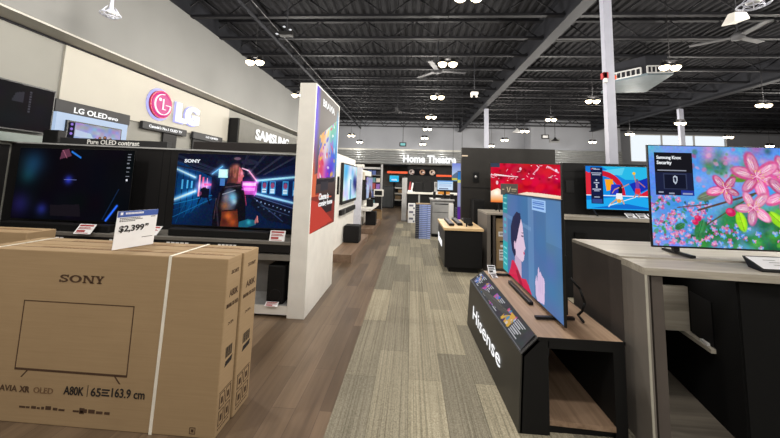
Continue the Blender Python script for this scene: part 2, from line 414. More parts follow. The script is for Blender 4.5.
def pic_blossom():
    p = Pic(340, 192, 1.78, (98, 160, 232)); p.noise(5, 50, 1)
    R = random.Random(3)
    def rc(cs): return cs[R.randrange(len(cs))]
    G = [(30, 104, 46), (64, 150, 54), (20, 76, 40), (96, 186, 66), (38, 128, 80), (22, 90, 60)]
    B = [(92, 164, 240), (120, 190, 250), (150, 170, 235), (70, 130, 220), (176, 176, 240), (90, 150, 250)]
    K = [(226, 120, 170), (200, 90, 150), (242, 160, 200), (176, 86, 130), (232, 140, 190)]
    for i in range(130):
        x, y = R.uniform(.22, 1.02), R.uniform(.3, 1.02)
        if y > .98 - x * .8: p.blob(x, y, R.uniform(.04, .1), rc(G), .8)
    for i in range(24): p.blob(R.uniform(.25, .5), R.uniform(.02, .35), R.uniform(.04, .1), rc(B), .6)
    for i in range(50): p.blob(R.uniform(.3, 1), R.uniform(.0, .3), R.uniform(.03, .07), rc(G + K + B), .6)
    for i in range(30): p.blob(R.uniform(.78, 1), R.uniform(.0, .6), R.uniform(.04, .09), rc(G), .7)
    def tuft(x, y, r, cs):
        for k in range(5):
            a = 2 * PI * k / 5 + R.uniform(0, 1); c = rc(cs); p.petal(x, y, a, r * .55, r * .4, c, .85)
        p.ell(x, y, r * .25, r * .25, (236, 226, 200), .7, 0, .4)
    for i in range(46):
        x, y = R.uniform(.0, .3), R.uniform(.5, 1.0); p.petal(x, y, R.uniform(0, 6), R.uniform(.02, .045), R.uniform(.01, .022), rc(G + [(70, 150, 110)]), .75)
    for i in range(150):
        x, y = R.uniform(.0, 1.0), R.uniform(.56, 1.0)
        if .33 < x < .66 and .35 < y < .78: continue
        tuft(x, y, R.uniform(.016, .036), B + B + K)
    for i in range(60):
        x, y = R.uniform(.0, .34), R.uniform(.5, 1.0); tuft(x, y, R.uniform(.014, .03), K + [(180, 150, 230), (150, 180, 245)])
    for i in range(26): p.ell(R.uniform(.23, .46), R.uniform(.0, .5), R.uniform(.012, .03), R.uniform(.012, .026), rc(K + [(60, 120, 80), (120, 150, 110)]), .6, R.uniform(0, 3), .35)
    for i in range(40): p.ell(R.uniform(.6, 1), R.uniform(.62, 1), R.uniform(.02, .04), R.uniform(.012, .02), rc(G), .8, R.uniform(0, 3), .3)
    p.line((.25, .64), (.62, .42), .010, (92, 70, 62)); p.line((.29, .78), (.55, .47), .007, (80, 92, 60)); p.line((.14, .62), (.3, .58), .006, (100, 80, 90))
    def leaf(x, y, a, L, W, c):
        p.petal(x, y, a, L, W, c); p.petal(x + .006, y - .008, a, L * .8, W * .4, tuple(min(255, v * 1.22 + 10) for v in c), .6)
        p.line((x, y), (x + math.cos(a) * L * 1.9 / 1.78, y + math.sin(a) * L * 1.9), .003, tuple(v * .7 for v in c), .8)
    leaf(.25, .53, -.35, .12, .045, (104, 120, 96)); leaf(.27, .74, 1.9, .09, .05, (52, 124, 70)); leaf(.17, .78, 2.6, .05, .03, (50, 120, 70))
    leaf(.43, .31, -.15, .1, .055, (92, 146, 52)); leaf(.62, .64, .8, .1, .05, (150, 220, 40)); leaf(.46, .64, 1.35, .1, .048, (156, 226, 36)); leaf(.68, .52, .9, .1, .045, (110, 196, 60)); leaf(.76, .74, 1.9, .09, .05, (60, 160, 46))
    leaf(.75, .2, .5, .1, .05, (80, 160, 60)); leaf(.84, .62, .4, .12, .06, (90, 190, 50)); leaf(.7, .82, .2, .1, .05, (40, 130, 50))
    def flower(cx, cy, L, n, a0, c1, c2):
        for k in range(n):
            a = a0 + 2 * PI * k / n + R.uniform(-.2, .2); l = L * R.uniform(.8, 1.12); s = R.uniform(.85, 1.08)
            d2 = tuple(min(255, v * s) for v in c2); d1 = tuple(min(255, v * s) for v in c1)
            p.petal(cx, cy, a, l * .6, l * .3, d2)
            p.petal(cx + math.cos(a) * .006, cy + math.sin(a) * .01, a + .06, l * .52, l * .21, d1, .8)
            p.petal(cx + math.cos(a) * l * .3 / 1.78, cy + math.sin(a) * l * .3, a - .1, l * .3, l * .1, (255, 232, 240), .6)
            for q in (-.16, .0, .16): p.line((cx, cy), (cx + math.cos(a + q) * l * .85 / 1.78, cy + math.sin(a + q) * l * .85), .0028, tuple(v * .88 for v in d2), .5)
        p.blob(cx, cy, L * .22, (206, 60, 120), .7)
        for k in range(12):
            a = R.uniform(0, 2 * PI); r = R.uniform(.2, .45) * L
            p.line((cx, cy), (cx + math.cos(a) * r / 1.78, cy + math.sin(a) * r), .003, (246, 190, 214)); p.ell(cx + math.cos(a) * r / 1.78, cy + math.sin(a) * r, .006, .006, (230, 190, 110))
    P1, P2 = (246, 172, 206), (220, 92, 152)
    flower(.40, .42, .14, 5, 1.5, P1, (206, 70, 130)); flower(.72, .26, .16, 6, .1, P1, P2); flower(.57, .29, .2, 6, .35, P1, P2)
    flower(.715, .46, .19, 6, .6, P1, (214, 88, 148)); flower(.54, .6, .175, 5, .55, (250, 196, 218), (230, 124, 176)); flower(.9, .35, .16, 5, .2, P1, P2)
    for x, y, r in ((.42, .65, .048), (.245, .72, .034), (.73, .2, .04), (.74, .3, .034), (.87, .92, .05), (.23, .76, .03)):
        p.ell(x, y, r, r * .85, (206, 36, 92), 1, .4); p.ell(x - .006, y - .012, r * .5, r * .4, (240, 96, 140), .8, 0, .4)
    p.noise(60, 22, 30)
    p.rect(.03, .07, .236, .5, (20, 20, 26)); p.rect(.03, .27, .236, .45, (26, 32, 62))
    p.rect(.075, .28, .2, .44, (52, 60, 88)); p.rect(.08, .29, .195, .43, (16, 20, 40))
    p.poly([(.125, .315), (.1375, .3), (.15, .315), (.148, .365), (.1375, .39), (.127, .365)], (190, 200, 216)); p.poly([(.13, .325), (.1375, .315), (.145, .325), (.143, .358), (.1375, .37), (.132, .358)], (24, 30, 56))
    p.rect(.03, .45, .165, .5, (22, 26, 52)); p.rect(.165, .45, .236, .5, (36, 52, 150))
    for x0, x1, y in ((.045, .2, .245), (.045, .07, .465), (.1, .13, .475), (.175, .225, .475)): p.rect(x0, y, x1, y + .012, (180, 186, 204), .8)
    return p

def pic_corridor():
    p = Pic(300, 170, 1.78, (9, 15, 40))
    p.poly([(0, 0), (1, 0), (.66, .3), (.3, .3)], (13, 16, 36)); p.poly([(0, 1), (1, 1), (.62, .6), (.3, .62)], (9, 26, 58))
    p.poly([(0, .1), (.3, .33), (.3, .62), (0, 1)], (6, 52, 104)); p.poly([(1, .1), (.66, .3), (.66, .58), (1, .92)], (12, 22, 58))
    p.blob(.1, .62, .2, (6, 96, 160), .75); p.blob(.02, .9, .2, (4, 40, 84), .9)
    for k in range(6):
        t = k / 6; p.line((t * .3, 1.0 - .38 * t), (t * .3 + .012, .12 + .22 * t), .005, (4, 24, 58), .9)
    for y0, y1, c in ((.72, .58, (30, 130, 190)), (.8, .6, (12, 70, 126)), (.9, .63, (24, 110, 170))): p.line((0, y0), (.31, y1), .004, c)
    for x in (.03, .09, .15, .2, .245): p.line((x, 1.02 - x * 1.3), (x + .07, .66 - x * .1), .005, (20, 100, 160), .5)
    for y in (.03, .1, .17): p.line((0, y), (.42, .25 + y * .35), .011, (30, 36, 60)); p.line((0, y + .02), (.42, .265 + y * .35), .003, (70, 80, 110), .6)
    for x in (.58, .72, .86, .98): p.line((x, 0), (.47 + (x - .47) * .5, .27), .009, (40, 42, 62)); p.line((x + .015, 0), (.478 + (x - .47) * .5, .27), .003, (88, 90, 112), .5)
    p.ell(.6, .1, .12, .04, (34, 36, 56)); p.ell(.5, .06, .09, .04, (24, 24, 40)); p.ell(.5, .055, .05, .02, (150, 110, 130), .7); p.ell(.36, .12, .06, .05, (20, 24, 44))
    p.line((.0, .225), (.16, .335), .009, (206, 246, 255), 1, (.03, .55)); p.line((0, .655), (.17, .53), .011, (216, 248, 255), 1, (.035, .6))
    for x in (.05, .095, .13): p.rect(x, .36 + x * .2, x + .012, .52 - x * .25, (90, 200, 255), .9)
    for x, y, w, h, c in ((.195, .3, .012, .3, (255, 150, 180)), (.225, .33, .010, .24, (240, 90, 130)), (.26, .34, .008, .2, (255, 140, 190)), (.24, .42, .06, .03, (200, 80, 140))):
        p.rect(x, y, x + w, y + h, c); p.light(x + w / 2, y + h / 2, .06, c, .45)
    p.rect(.355, .21, .43, .33, (170, 236, 255)); p.light(.39, .27, .08, (70, 180, 240), .8); p.rect(.37, .34, .41, .44, (70, 120, 190)); p.line((.3, .28), (.38, .17), .007, (120, 200, 255), 1, (.03, .4))
    p.rect(.555, .37, .675, .55, (150, 60, 150)); p.rect(.56, .39, .67, .43, (255, 170, 232)); p.rect(.57, .46, .665, .5, (255, 120, 210)); p.light(.61, .44, .09, (220, 90, 200), .6)
    p.line((.545, .19), (.6, .22), .008, (255, 190, 220)); p.line((.6, .22), (.675, .37), .009, (255, 170, 216), 1, (.03, .4)); p.line((.675, .37), (.66, .56), .008, (190, 80, 190), 1, (.03, .3))
    p.poly([(.69, .37), (1, .3), (1, .63), (.69, .53)], (10, 34, 84), .9)
    p.line((.68, .355), (1, .288), .012, (166, 232, 255), 1, (.03, .5)); p.line((.68, .54), (1, .655), .012, (156, 220, 255), 1, (.03, .5))
    for x in (.715, .78, .885, .968):
        h = .085 + .06 * (x - .7); yc = .445 + .03 * (x - .7)
        p.rect(x, yc - h, x + .045, yc + h, (60, 150, 214)); p.rect(x + .006, yc - h * .85, x + .039, yc - h * .1, (40, 60, 120)); p.ell(x + .022, yc - h * .3, .026, .04, (150, 70, 110)); p.rect(x + .006, yc + h * .2, x + .039, yc + h * .85, (206, 236, 255)); p.line((x + .01, yc + h * .5), (x + .036, yc + h * .5), .004, (90, 110, 150))
    p.poly([(.66, .58), (.98, .74), (1, .95), (.78, .9), (.63, .68)], (15, 20, 38)); p.line((.66, .6), (.9, .9), .006, (46, 62, 98)); p.line((.68, .58), (1, .73), .005, (74, 96, 140)); p.line((.72, .7), (.95, .82), .005, (50, 66, 100))
    for i in range(9): p.rect(.68 + i * .033, .625 + i * .017, .69 + i * .033, .64 + i * .017, (150, 180, 226), .8)
    for i in range(5): p.ell(.7 + i * .045, .72 + i * .025, .012, .01, (70, 90, 130), .8)
    p.ell(.245, .5, .04, .03, (30, 26, 48)); p.rect(.215, .49, .285, .62, (12, 14, 30)); p.line((.22, .62), (.2, .7), .008, (10, 12, 26)); p.line((.28, .62), (.3, .7), .008, (10, 12, 26)); p.ell(.215, .56, .02, .03, (150, 60, 110), .7)
    # figure with armoured shoulder
    p.poly([(.335, 1.0), (.33, .85), (.345, .66), (.37, .54), (.41, .45), (.47, .41), (.535, .44), (.57, .52), (.588, .64), (.6, .82), (.6, 1.0)], (14, 12, 20))
    p.poly([(.435, .33), (.535, .33), (.55, .45), (.42, .46)], (70, 40, 44)); p.blob(.525, .38, .04, (190, 90, 110), .8)
    p.ell(.487, .275, .075, .125, (112, 58, 52), 1, 0, .12); p.ell(.478, .24, .07, .095, (134, 78, 64), .9, 0, .4); p.poly([(.52, .17), (.548, .22), (.555, .27), (.565, .3), (.553, .32), (.553, .36), (.535, .39), (.515, .37)], (206, 100, 112))
    p.blob(.545, .26, .03, (255, 160, 190), .8); p.blob(.5, .17, .04, (200, 120, 110), .7); p.ell(.49, .29, .018, .032, (176, 96, 86), 1, 0, .3); p.ell(.455, .3, .03, .06, (70, 36, 40), .8, 0, .5)
    for k in range(10): p.line((.425 + k * .012, .2 - .03 * math.sin(k / 9 * PI)), (.43 + k * .011, .3), .004, (96, 52, 46) if k % 2 else (168, 104, 84), .5)
    p.poly([(.4, .46), (.44, .395), (.54, .41), (.565, .47), (.52, .47), (.45, .455), (.41, .5)], (30, 24, 32)); p.line((.42, .46), (.54, .43), .008, (92, 70, 84), .7)
    p.ell(.455, .66, .115, .185, (34, 36, 48), 1, 0, .1); p.ell(.46, .63, .09, .14, (86, 96, 118), 1, 0, .3); p.blob(.485, .6, .06, (110, 190, 226), .95); p.blob(.5, .66, .035, (190, 232, 250), .7); p.blob(.43, .6, .04, (150, 130, 140), .7); p.blob(.425, .72, .06, (150, 92, 62), .9); p.line((.4, .56), (.5, .5), .006, (180, 190, 206), .7)
    p.poly([(.405, .78), (.53, .76), (.55, 1.0), (.4, 1.0)], (92, 40, 26)); p.blob(.46, .86, .06, (204, 98, 44), .95); p.blob(.5, .94, .05, (176, 76, 36), .9); p.blob(.43, .93, .04, (70, 30, 26), .9); p.line((.41, .79), (.53, .77), .008, (40, 24, 24))
    p.line((.375, .55), (.36, .75), .012, (44, 36, 48)); p.line((.36, .75), (.385, 1.0), .012, (44, 36, 48)); p.line((.35, .62), (.345, .9), .004, (130, 100, 110), .5)
    p.line((.565, .5), (.595, .68), .012, (26, 20, 30)); p.line((.58, .52), (.6, .7), .004, (220, 70, 120), .8)
    p.poly([(.55, .93), (.62, .89), (.68, .9), (.69, .96), (.62, 1.0), (.55, 1.0)], (24, 92, 116)); p.blob(.63, .93, .03, (60, 190, 206), .8); p.ell(.69, .9, .018, .05, (200, 110, 110), .9, .3, .3); p.line((.695, .84), (.705, .93), .005, (230, 140, 130))
    p.noise(70, 16, 31); p.put(np.clip((np.abs(p.x - .5) - .36) * 1.2, 0, .35), (4, 6, 16)); return p

def pic_dark():
    p = Pic(200, 113, 1.78, (6, 6, 12)); p.noise(4, 6, 5)
    p.light(.13, .22, .18, (16, 60, 82), .8); p.light(.1, .4, .12, (14, 60, 60), .5); p.light(.26, .86, .08, (40, 50, 150), .6); p.light(.07, .8, .15, (22, 20, 70), .8)
    p.light(.46, .44, .06, (40, 60, 200), .8); p.line((.42, .44), (.53, .44), .004, (120, 130, 190), .7); p.light(.5, .88, .05, (60, 40, 130), .7)
    p.poly([(.37, .02), (.43, .0), (.46, .1), (.36, .15)], (130, 70, 96), .7); p.line((.46, .04), (.54, .12), .012, (40, 120, 220)); p.line((.38, .02), (.42, .13), .006, (200, 120, 140), .6)
    p.line((.82, .985), (.9, .78), .013, (44, 110, 255), 1, (.02, .5)); p.line((.79, .97), (.9, .55), .006, (26, 60, 110), .6)
    p.poly([(.33, .8), (.58, .78), (.6, .95), (.34, .95)], (22, 18, 24))
    for i, (y, l) in enumerate(((.05, .03), (.09, .024), (.13, .03), (.18, .022), (.24, .028), (.3, .024), (.36, .03))): p.rect(.945, y, .945 + l, y + .014, (170, 174, 186), .75)
    p.ell(.958, .42, .014, .014, (230, 230, 240))
    return p

def pic_portrait():
    p = Pic(240, 135, 1.78, (76, 116, 162)); p.noise(5, 14, 6)
    p.rect(.55, 0, .64, 1, (112, 152, 196), .5); p.rect(.36, .0, .55, .3, (62, 106, 158), .5); p.rect(.82, .0, 1, .4, (92, 136, 184), .5); p.poly([(.64, .1), (.8, .1), (.82, .6), (.64, .5)], (70, 112, 164), .5); p.poly([(.0, .25), (.6, .32), (.6, .36), (.0, .3)], (130, 166, 204), .4)
    p.rect(0, 0, .12, .26, (40, 140, 152)); p.rect(0, .26, .12, .62, (112, 132, 168)); p.rect(0, .62, .12, 1, (52, 168, 176))
    for y in (.05, .12, .19, .7, .76, .83, .9): p.rect(.02, y, .1, y + .02, (150, 222, 222), .8)
    for y in (.34, .42, .5): p.ell(.06, y, .05, .022, (70, 180, 196))
    p.poly([(.29, .7), (.42, .7), (.42, .93), (.28, .86)], (196, 168, 196))
    p.poly([(.19, .9), (.22, .8), (.27, .79), (.34, .84), (.42, .92), (.5, .89), (.55, .93), (.6, 1), (.14, 1)], (208, 36, 76)); p.poly([(.3, .88), (.36, .86), (.45, 1), (.38, 1)], (158, 24, 58))
    p.poly([(.38, .22), (.42, .26), (.45, .33), (.465, .42), (.47, .47), (.5, .565), (.49, .59), (.475, .595), (.485, .63), (.475, .66), (.47, .7), (.44, .735), (.36, .72), (.29, .7), (.26, .5), (.33, .28)], (222, 196, 218))
    p.poly([(.41, .21), (.33, .2), (.25, .28), (.2, .4), (.2, .55), (.225, .68), (.28, .74), (.31, .7), (.3, .6), (.34, .5), (.38, .38), (.42, .27)], (38, 40, 74)); p.ell(.29, .6, .035, .05, (216, 184, 208))
    p.line((.425, .455), (.46, .45), .006, (60, 44, 80)); p.line((.43, .42), (.46, .415), .005, (60, 44, 80), .8); p.ell(.472, .628, .018, .016, (206, 40, 84))
    p.poly([(.66, .96), (.655, .84), (.67, .76), (.685, .82), (.7, .68), (.712, .67), (.72, .72), (.735, .7), (.75, .73), (.765, .74), (.78, .74), (.79, .78), (.78, .98), (.68, 1.0)], (214, 190, 222))
    for x in (.71, .735, .757): p.line((x, .75), (x - .002, .9), .004, (178, 152, 194), .7)
    p.rect(.62, .02, .82, .13, (158, 196, 240))
    for y in (.035, .055, .075, .1): p.rect(.635, y, .8, y + .01, (78, 120, 196))
    p.put(np.clip((.012 - p.y) / .005, 0, 1), (50, 70, 100))
    return p

def pic_fruit():
    p = Pic(240, 135, 1.78, (196, 12, 44)); p.noise(7, 40, 7)
    R = random.Random(5)
    for i in range(26): p.ell(R.uniform(0, 1), R.uniform(0, .62), R.uniform(.06, .14), R.uniform(.06, .12), (R.randrange(196, 236), R.randrange(8, 40), R.randrange(36, 74)), .8, R.uniform(0, 3), .3)
    for i in range(26): p.blob(R.uniform(0, 1), R.uniform(0, .6), R.uniform(.02, .06), (130, 0, 26), .7)
    for i in range(34): p.line((q := R.uniform(0, .98), z := R.uniform(.02, .5)), (q + R.uniform(-.03, .05), z + R.uniform(-.03, .05)), .008, (252, 226, 236), R.uniform(.6, 1))
    p.line((0, .3), (.38, .34), .012, (250, 214, 220)); p.line((.05, .28), (.3, .33), .008, (255, 244, 246))
    p.line((.8, .05), (.95, .2), .02, (244, 204, 226), .8); p.ell(.92, .15, .03, .04, (250, 225, 240)); p.line((.6, .25), (.68, .08), .014, (246, 196, 216), .8); p.ell(.42, .13, .03, .04, (250, 220, 236), .9); p.ell(.09, .5, .03, .05, (246, 220, 230), .9)
    p.poly([(0, .72), (.1, .64), (.18, .72), (.36, .78), (.5, .72), (.7, .74), (1, .8), (1, 1), (0, 1)], (250, 226, 204))
    p.put(np.clip((p.y - .8) * 5, 0, .9) * 1.0, (244, 148, 62)); p.put(np.clip((p.y - .93) * 8, 0, .9), (236, 96, 44))
    p.light(.08, .75, .06, (60, 50, 40)); p.rect(0, 0, .13, .1, (54, 66, 84))
    return p

def pic_sport():
    p = Pic(260, 146, 1.78, (18, 134, 226)); p.vgrad((20, 120, 214), (10, 160, 240))
    p.poly([(.2, 0), (1, 0), (1, .3), (.5, .3)], (40, 186, 232)); p.poly([(.55, .4), (.9, .16), (.9, .4), (.62, .64)], (20, 48, 180)); p.poly([(.22, .1), (.5, .02), (.46, .2), (.3, .2)], (90, 206, 238))
    d = np.sqrt(((p.X - .18 * 1.78) / 1.0) ** 2 + (p.y - .66) ** 2)
    p.put(((d > .44) & (d < .56) & (p.y < .68)) * 1.0, (206, 24, 50))
    p.poly([(.0, .12), (.08, .2), (.08, .68), (.0, .68)], (220, 40, 60)); p.poly([(.24, .3), (.34, .3), (.36, .52), (.26, .58)], (248, 166, 30)); p.poly([(.32, .42), (.44, .42), (.46, .64), (.3, .66)], (40, 50, 190))
    p.poly([(.64, .68), (.84, .46), (.96, .62), (.96, .7)], (220, 30, 56)); p.rect(0, .67, 1, 1, (14, 122, 214)); p.rect(0, .67, 1, .695, (240, 246, 250)); p.poly([(.0, .8), (.34, .72), (.7, .7), (1, .8), (1, 1), (0, 1)], (30, 170, 240)); p.poly([(.05, .98), (.5, .86), (.9, .98)], (16, 108, 206)); p.line((.3, .9), (.62, .7), .008, (240, 246, 250))
    # running player in black and white
    p.ell(.448, .435, .022, .032, (94, 56, 44)); p.poly([(.41, .46), (.46, .47), (.455, .64), (.405, .62)], (24, 26, 36)); p.poly([(.38, .62), (.45, .62), (.46, .78), (.37, .78)], (240, 240, 244)); p.ell(.41, .8, .05, .045, (232, 168, 60)); p.line((.38, .76), (.3, .88), .016, (210, 160, 130)); p.line((.3, .88), (.28, .93), .014, (230, 230, 236)); p.line((.45, .77), (.47, .86), .016, (210, 160, 130)); p.line((.415, .49), (.36, .54), .012, (206, 150, 120)); p.line((.36, .54), (.33, .62), .01, (206, 150, 120)); p.line((.455, .49), (.54, .4), .011, (206, 150, 120))
    # second player jumping for the ball
    p.ell(.648, .3, .018, .028, (120, 70, 56)); p.poly([(.63, .33), (.67, .33), (.675, .5), (.625, .5)], (110, 70, 170)); p.poly([(.62, .5), (.68, .5), (.685, .66), (.615, .62)], (226, 50, 60)); p.line((.63, .35), (.615, .2), .011, (190, 120, 100)); p.line((.67, .35), (.74, .46), .011, (190, 120, 100)); p.line((.63, .62), (.6, .7), .012, (190, 120, 100)); p.line((.67, .62), (.66, .7), .012, (190, 120, 100)); p.ell(.613, .15, .035, .035, (250, 196, 40))
    p.rect(.06, .03, .215, .88, (18, 26, 66)); p.rect(.075, .77, .2, .86, (60, 80, 150), .8); p.rect(.06, .68, .215, .73, (22, 24, 50))
    for x0, x1, y in ((.1, .18, .06), (.07, .2, .15), (.08, .19, .19), (.1, .17, .38), (.08, .19, .53), (.1, .17, .57), (.1, .17, .71)): p.rect(x0, y, x1, y + .022, (200, 208, 232), .85)
    for y in (.33, .44, .49): p.ell(.135, y, .02, .018, (220, 224, 240))
    p.rect(.068, .055, .09, .085, (220, 40, 50))
    return p

def pic_poster():
    p = Pic(120, 176, .66, (112, 104, 100)); p.vgrad((126, 118, 110), (92, 76, 72), 0, .7)
    p.put(np.clip((.17 - p.x) * 8, 0, 1) * np.clip(1.6 - p.y * 2.2, 0, 1), (104, 76, 240)); p.put(np.clip((.12 - p.x) * 9, 0, 1) * np.clip((p.y - .35) * 4, 0, 1), (246, 120, 70))
    p.put(np.clip((p.x - .86) * 9, 0, 1) * np.clip((p.y - .03) * 9, 0, 1) * np.clip((.66 - p.y) * 6, 0, 1), (70, 170, 246))
    p.put(np.clip((p.y - .66) * 6, 0, .9), (70, 48, 48))
    q = [(.18, .33), (.9, .14), (.92, .62), (.16, .635)]
    p.poly(q, (250, 240, 236))
    m = Pic(120, 176, .66, (255, 246, 240))
    for cx, cy, r, c in ((.2, .38, .1, (252, 220, 60)), (.32, .32, .07, (255, 170, 50)), (.3, .55, .13, (236, 40, 80)), (.48, .45, .12, (250, 236, 240)), (.55, .6, .1, (196, 50, 200)), (.72, .28, .1, (60, 210, 120)), (.85, .22, .1, (20, 190, 120)), (.82, .45, .16, (40, 80, 236)), (.7, .58, .1, (90, 50, 220)), (.92, .33, .1, (40, 200, 230))): m.blob(cx, cy, r, c, .95)
    R = random.Random(9)
    for i in range(60): m.ell(R.uniform(.15, .9), R.uniform(.15, .65), R.uniform(.01, .04), R.uniform(.008, .02), [(236, 50, 90), (255, 255, 255), (250, 210, 70), (60, 90, 230), (180, 60, 210)][R.randrange(5)], .8, R.uniform(0, 3), .3)
    ins = Pic(120, 176, .66, (0, 0, 0)).poly(q, (255, 255, 255)).a / 255; p.a = p.a * (1 - ins) + m.a * ins
    p.poly([(.14, .645), (.92, .63), (.92, .66), (.14, .68)], (44, 40, 46)); p.poly([(.3, .66), (.62, .655), (.62, .72), (.3, .73)], (64, 60, 66))
    p.poly([(.03, .74), (.3, .74), (.98, .83), (.98, 1), (0, 1)], (150, 58, 48)); p.poly([(.28, .75), (.86, .76), (.84, .9), (.3, .9)], (58, 44, 46)); p.poly([(0, .78), (.2, .8), (.9, .98), (0, 1)], (208, 72, 58)); p.line((.03, .75), (.8, .78), .006, (214, 100, 70)); p.poly([(.0, .62), (.14, .6), (.12, .76), (0, .76)], (232, 116, 76))
    return p

def pic_wallshow(kind):
    if kind == 0:                                          # pale blue and white with a figure
        p = Pic(90, 60, 1.5, (206, 234, 250)); p.noise(5, 60, 11)
        p.blob(.15, .2, .3, (70, 180, 240), .9); p.blob(.4, .5, .25, (250, 253, 255), .95); p.blob(.8, .5, .22, (30, 40, 130), .95); p.blob(.95, .6, .2, (20, 26, 90), .9); p.blob(.62, .2, .12, (110, 190, 240), .8); p.poly([(.44, .4), (.55, .42), (.56, 1), (.44, 1)], (60, 140, 190), .8)
        return p
    if kind == 1:                                          # snowy scene with a row of riders
        p = Pic(130, 60, 2.2, (120, 136, 172)); p.noise(5, 40, 12); p.vgrad((150, 150, 186), (176, 196, 220)); p.noise(6, 50, 13)
        p.rect(0, 0, .11, 1, (14, 16, 30))
        for y in (.1, .3, .5): p.ell(.055, y, .05, .06, (150, 120, 220))
        for x, y, r in ((.5, .62, .1), (.58, .55, .13), (.68, .5, .15), (.8, .55, .13), (.9, .65, .1)):
            p.ell(x, y, r * .5, r * .6, (36, 24, 26)); p.ell(x, y + .35, r * 1.0, r * 2.2, (58, 36, 32)); p.ell(x, y - .02, r * .3, r * .3, (180, 120, 90))
        p.poly([(.12, .3), (.4, .4), (.45, .6), (.12, .6)], (196, 214, 236), .8)
        return p
    if kind == 2:                                          # computer screen
        p = Pic(60, 36, 1.7, (206, 228, 248)); p.rect(0, 0, 1, .12, (90, 150, 220)); p.rect(.05, .2, .95, .3, (150, 196, 236))
        for y in (.4, .52): p.rect(.08, y, .9, y + .06, (170, 190, 226))
        p.rect(.1, .74, .7, .86, (110, 120, 150)); p.rect(0, .92, 1, 1, (30, 40, 60)); return p
    if kind == 3:                                          # cyan screen
        p = Pic(30, 20, 1.5, (60, 190, 240)); p.noise(4, 60, 15); p.rect(.2, .6, .8, .8, (220, 240, 250)); return p
    if kind == 4:                                          # landscape poster
        p = Pic(40, 66, .6, (90, 110, 214)); p.vgrad((130, 146, 232), (190, 214, 246), 0, .6); p.poly([(0, .7), (.4, .5), (1, .66), (1, .9), (0, .9)], (96, 120, 150)); p.rect(0, .84, 1, .95, (220, 210, 90)); p.rect(0, .95, 1, 1, (60, 150, 200)); return p
    if kind == 5:                                          # round photograph print strip
        p = Pic(150, 32, 4.7, (20, 19, 20))
        for cx, c in ((.1, (190, 170, 160)), (.5, (200, 150, 120)), (.87, (226, 196, 170))):
            p.ell(cx, .5, .5, .42, c); p.ell(cx - .02, .42, .16, .2, (70, 50, 44)); p.ell(cx + .04, .55, .2, .14, (240, 226, 214)); p.ell(cx + .05, .7, .14, .08, (120, 60, 46))
        return p
    p = Pic(24, 120, .2, (40, 38, 50))                     # tall banner
    p.vgrad((150, 156, 196), (160, 160, 206)); p.rect(0, 0, 1, .12, (60, 130, 200)); p.rect(0, .12, 1, .16, (236, 220, 120)); p.rect(0, .5, .6, .8, (96, 50, 150)); p.rect(.6, .5, 1, .62, (220, 220, 236)); p.noise(10, 30, 17)
    return p

def pic_info():
    p = Pic(300, 40, 10, (74, 74, 78)); p.noise(4, 10, 18)
    R = random.Random(8)
    for k, (a, b) in enumerate(((.05, .17), (.23, .36), (.44, .6), (.68, .92))):
        p.rect(a, .18, a + (b - a) * .5, .82, [(70, 100, 190), (120, 70, 190), (170, 110, 200), (230, 180, 90)][k])
        for i in range(26): p.ell(R.uniform(a, a + (b - a) * .5), R.uniform(.22, .78), R.uniform(.05, .14), R.uniform(.05, .14), [(236, 230, 240), (60, 150, 230), (220, 90, 160), (240, 190, 70), (60, 40, 120)][R.randrange(5)], .75)
        for j in range(7): p.rect(a + (b - a) * .55, .14 + j * .11, b - (j % 3) * .015, .2 + j * .11, (216, 216, 222), .9)
    p.rect(.015, .2, .045, .36, (230, 230, 235)); p.rect(.015, .5, .04, .58, (190, 190, 196)); p.put((p.y > .95) * 1.0, (120, 120, 124)); return p


# ------------------------------------------------------------------ camera (off-centre crop of a wide phone lens)
H_CAM = 1.5
yaw, pit, rol = -0.06783498, 0.10592803, -0.02967912
f_ = Vector((math.sin(yaw) * math.cos(pit), math.cos(yaw) * math.cos(pit), math.sin(pit)))
r_ = Vector((math.cos(yaw), -math.sin(yaw), 0)); d_ = -r_.cross(f_)
rr = math.cos(rol) * r_ + math.sin(rol) * d_; dd = -math.sin(rol) * r_ + math.cos(rol) * d_
cd = bpy.data.cameras.new('camera'); cam = bpy.data.objects.new('camera', cd); COL.objects.link(cam)
Mx = Matrix(((rr.x, -dd.x, -f_.x, 0), (rr.y, -dd.y, -f_.y, 0), (rr.z, -dd.z, -f_.z, H_CAM), (0, 0, 0, 1)))
cam.matrix_world = Mx
cd.sensor_fit = 'HORIZONTAL'; cd.sensor_width = 36.0; cd.lens = 325.0 / 780.0 * 36.0
cd.shift_y = -73.0 / 780.0; cd.clip_start = 0.05; cd.clip_end = 200
scene.camera = cam

# ================================================================== THE SETTING
XL, XB, YB, ZD, ZJ = -5.4, -5.0, 21.6, 5.5, 5.0
RIGHT_END = 31.0
o = MB().box(-6.2, RIGHT_END, -7, 24, -0.1, 0).build('floor', floor_wood()); struct(o, 'brown wood plank floor of the walkway')
o = MB().box(-0.475, 16, -6.9, 12.2, 0.0, 0.005).build('floor_carpet', floor_carpet()); struct(o, 'beige and grey striped carpet plank floor')

deck = MB()                                                # corrugated steel roof deck, ribs running away from the viewer
xx = -6.0
while xx < RIGHT_END:
    zz = ZD
    prof = [(xx, zz + .05), (xx + .035, zz), (xx + .115, zz), (xx + .15, zz + .05)]
    for a, b in zip(prof, prof[1:] + [(xx + .2, zz + .05)]):
        deck.face((a[0], -7, a[1]), (a[0], 24, a[1]), (b[0], 24, b[1]), (b[0], -7, b[1]))
    xx += .2
deck.box(-6.0, RIGHT_END, -7, 24, ZD + .06, ZD + .16)
struct(deck.build('ceiling', DECKM), 'dark corrugated metal roof deck')

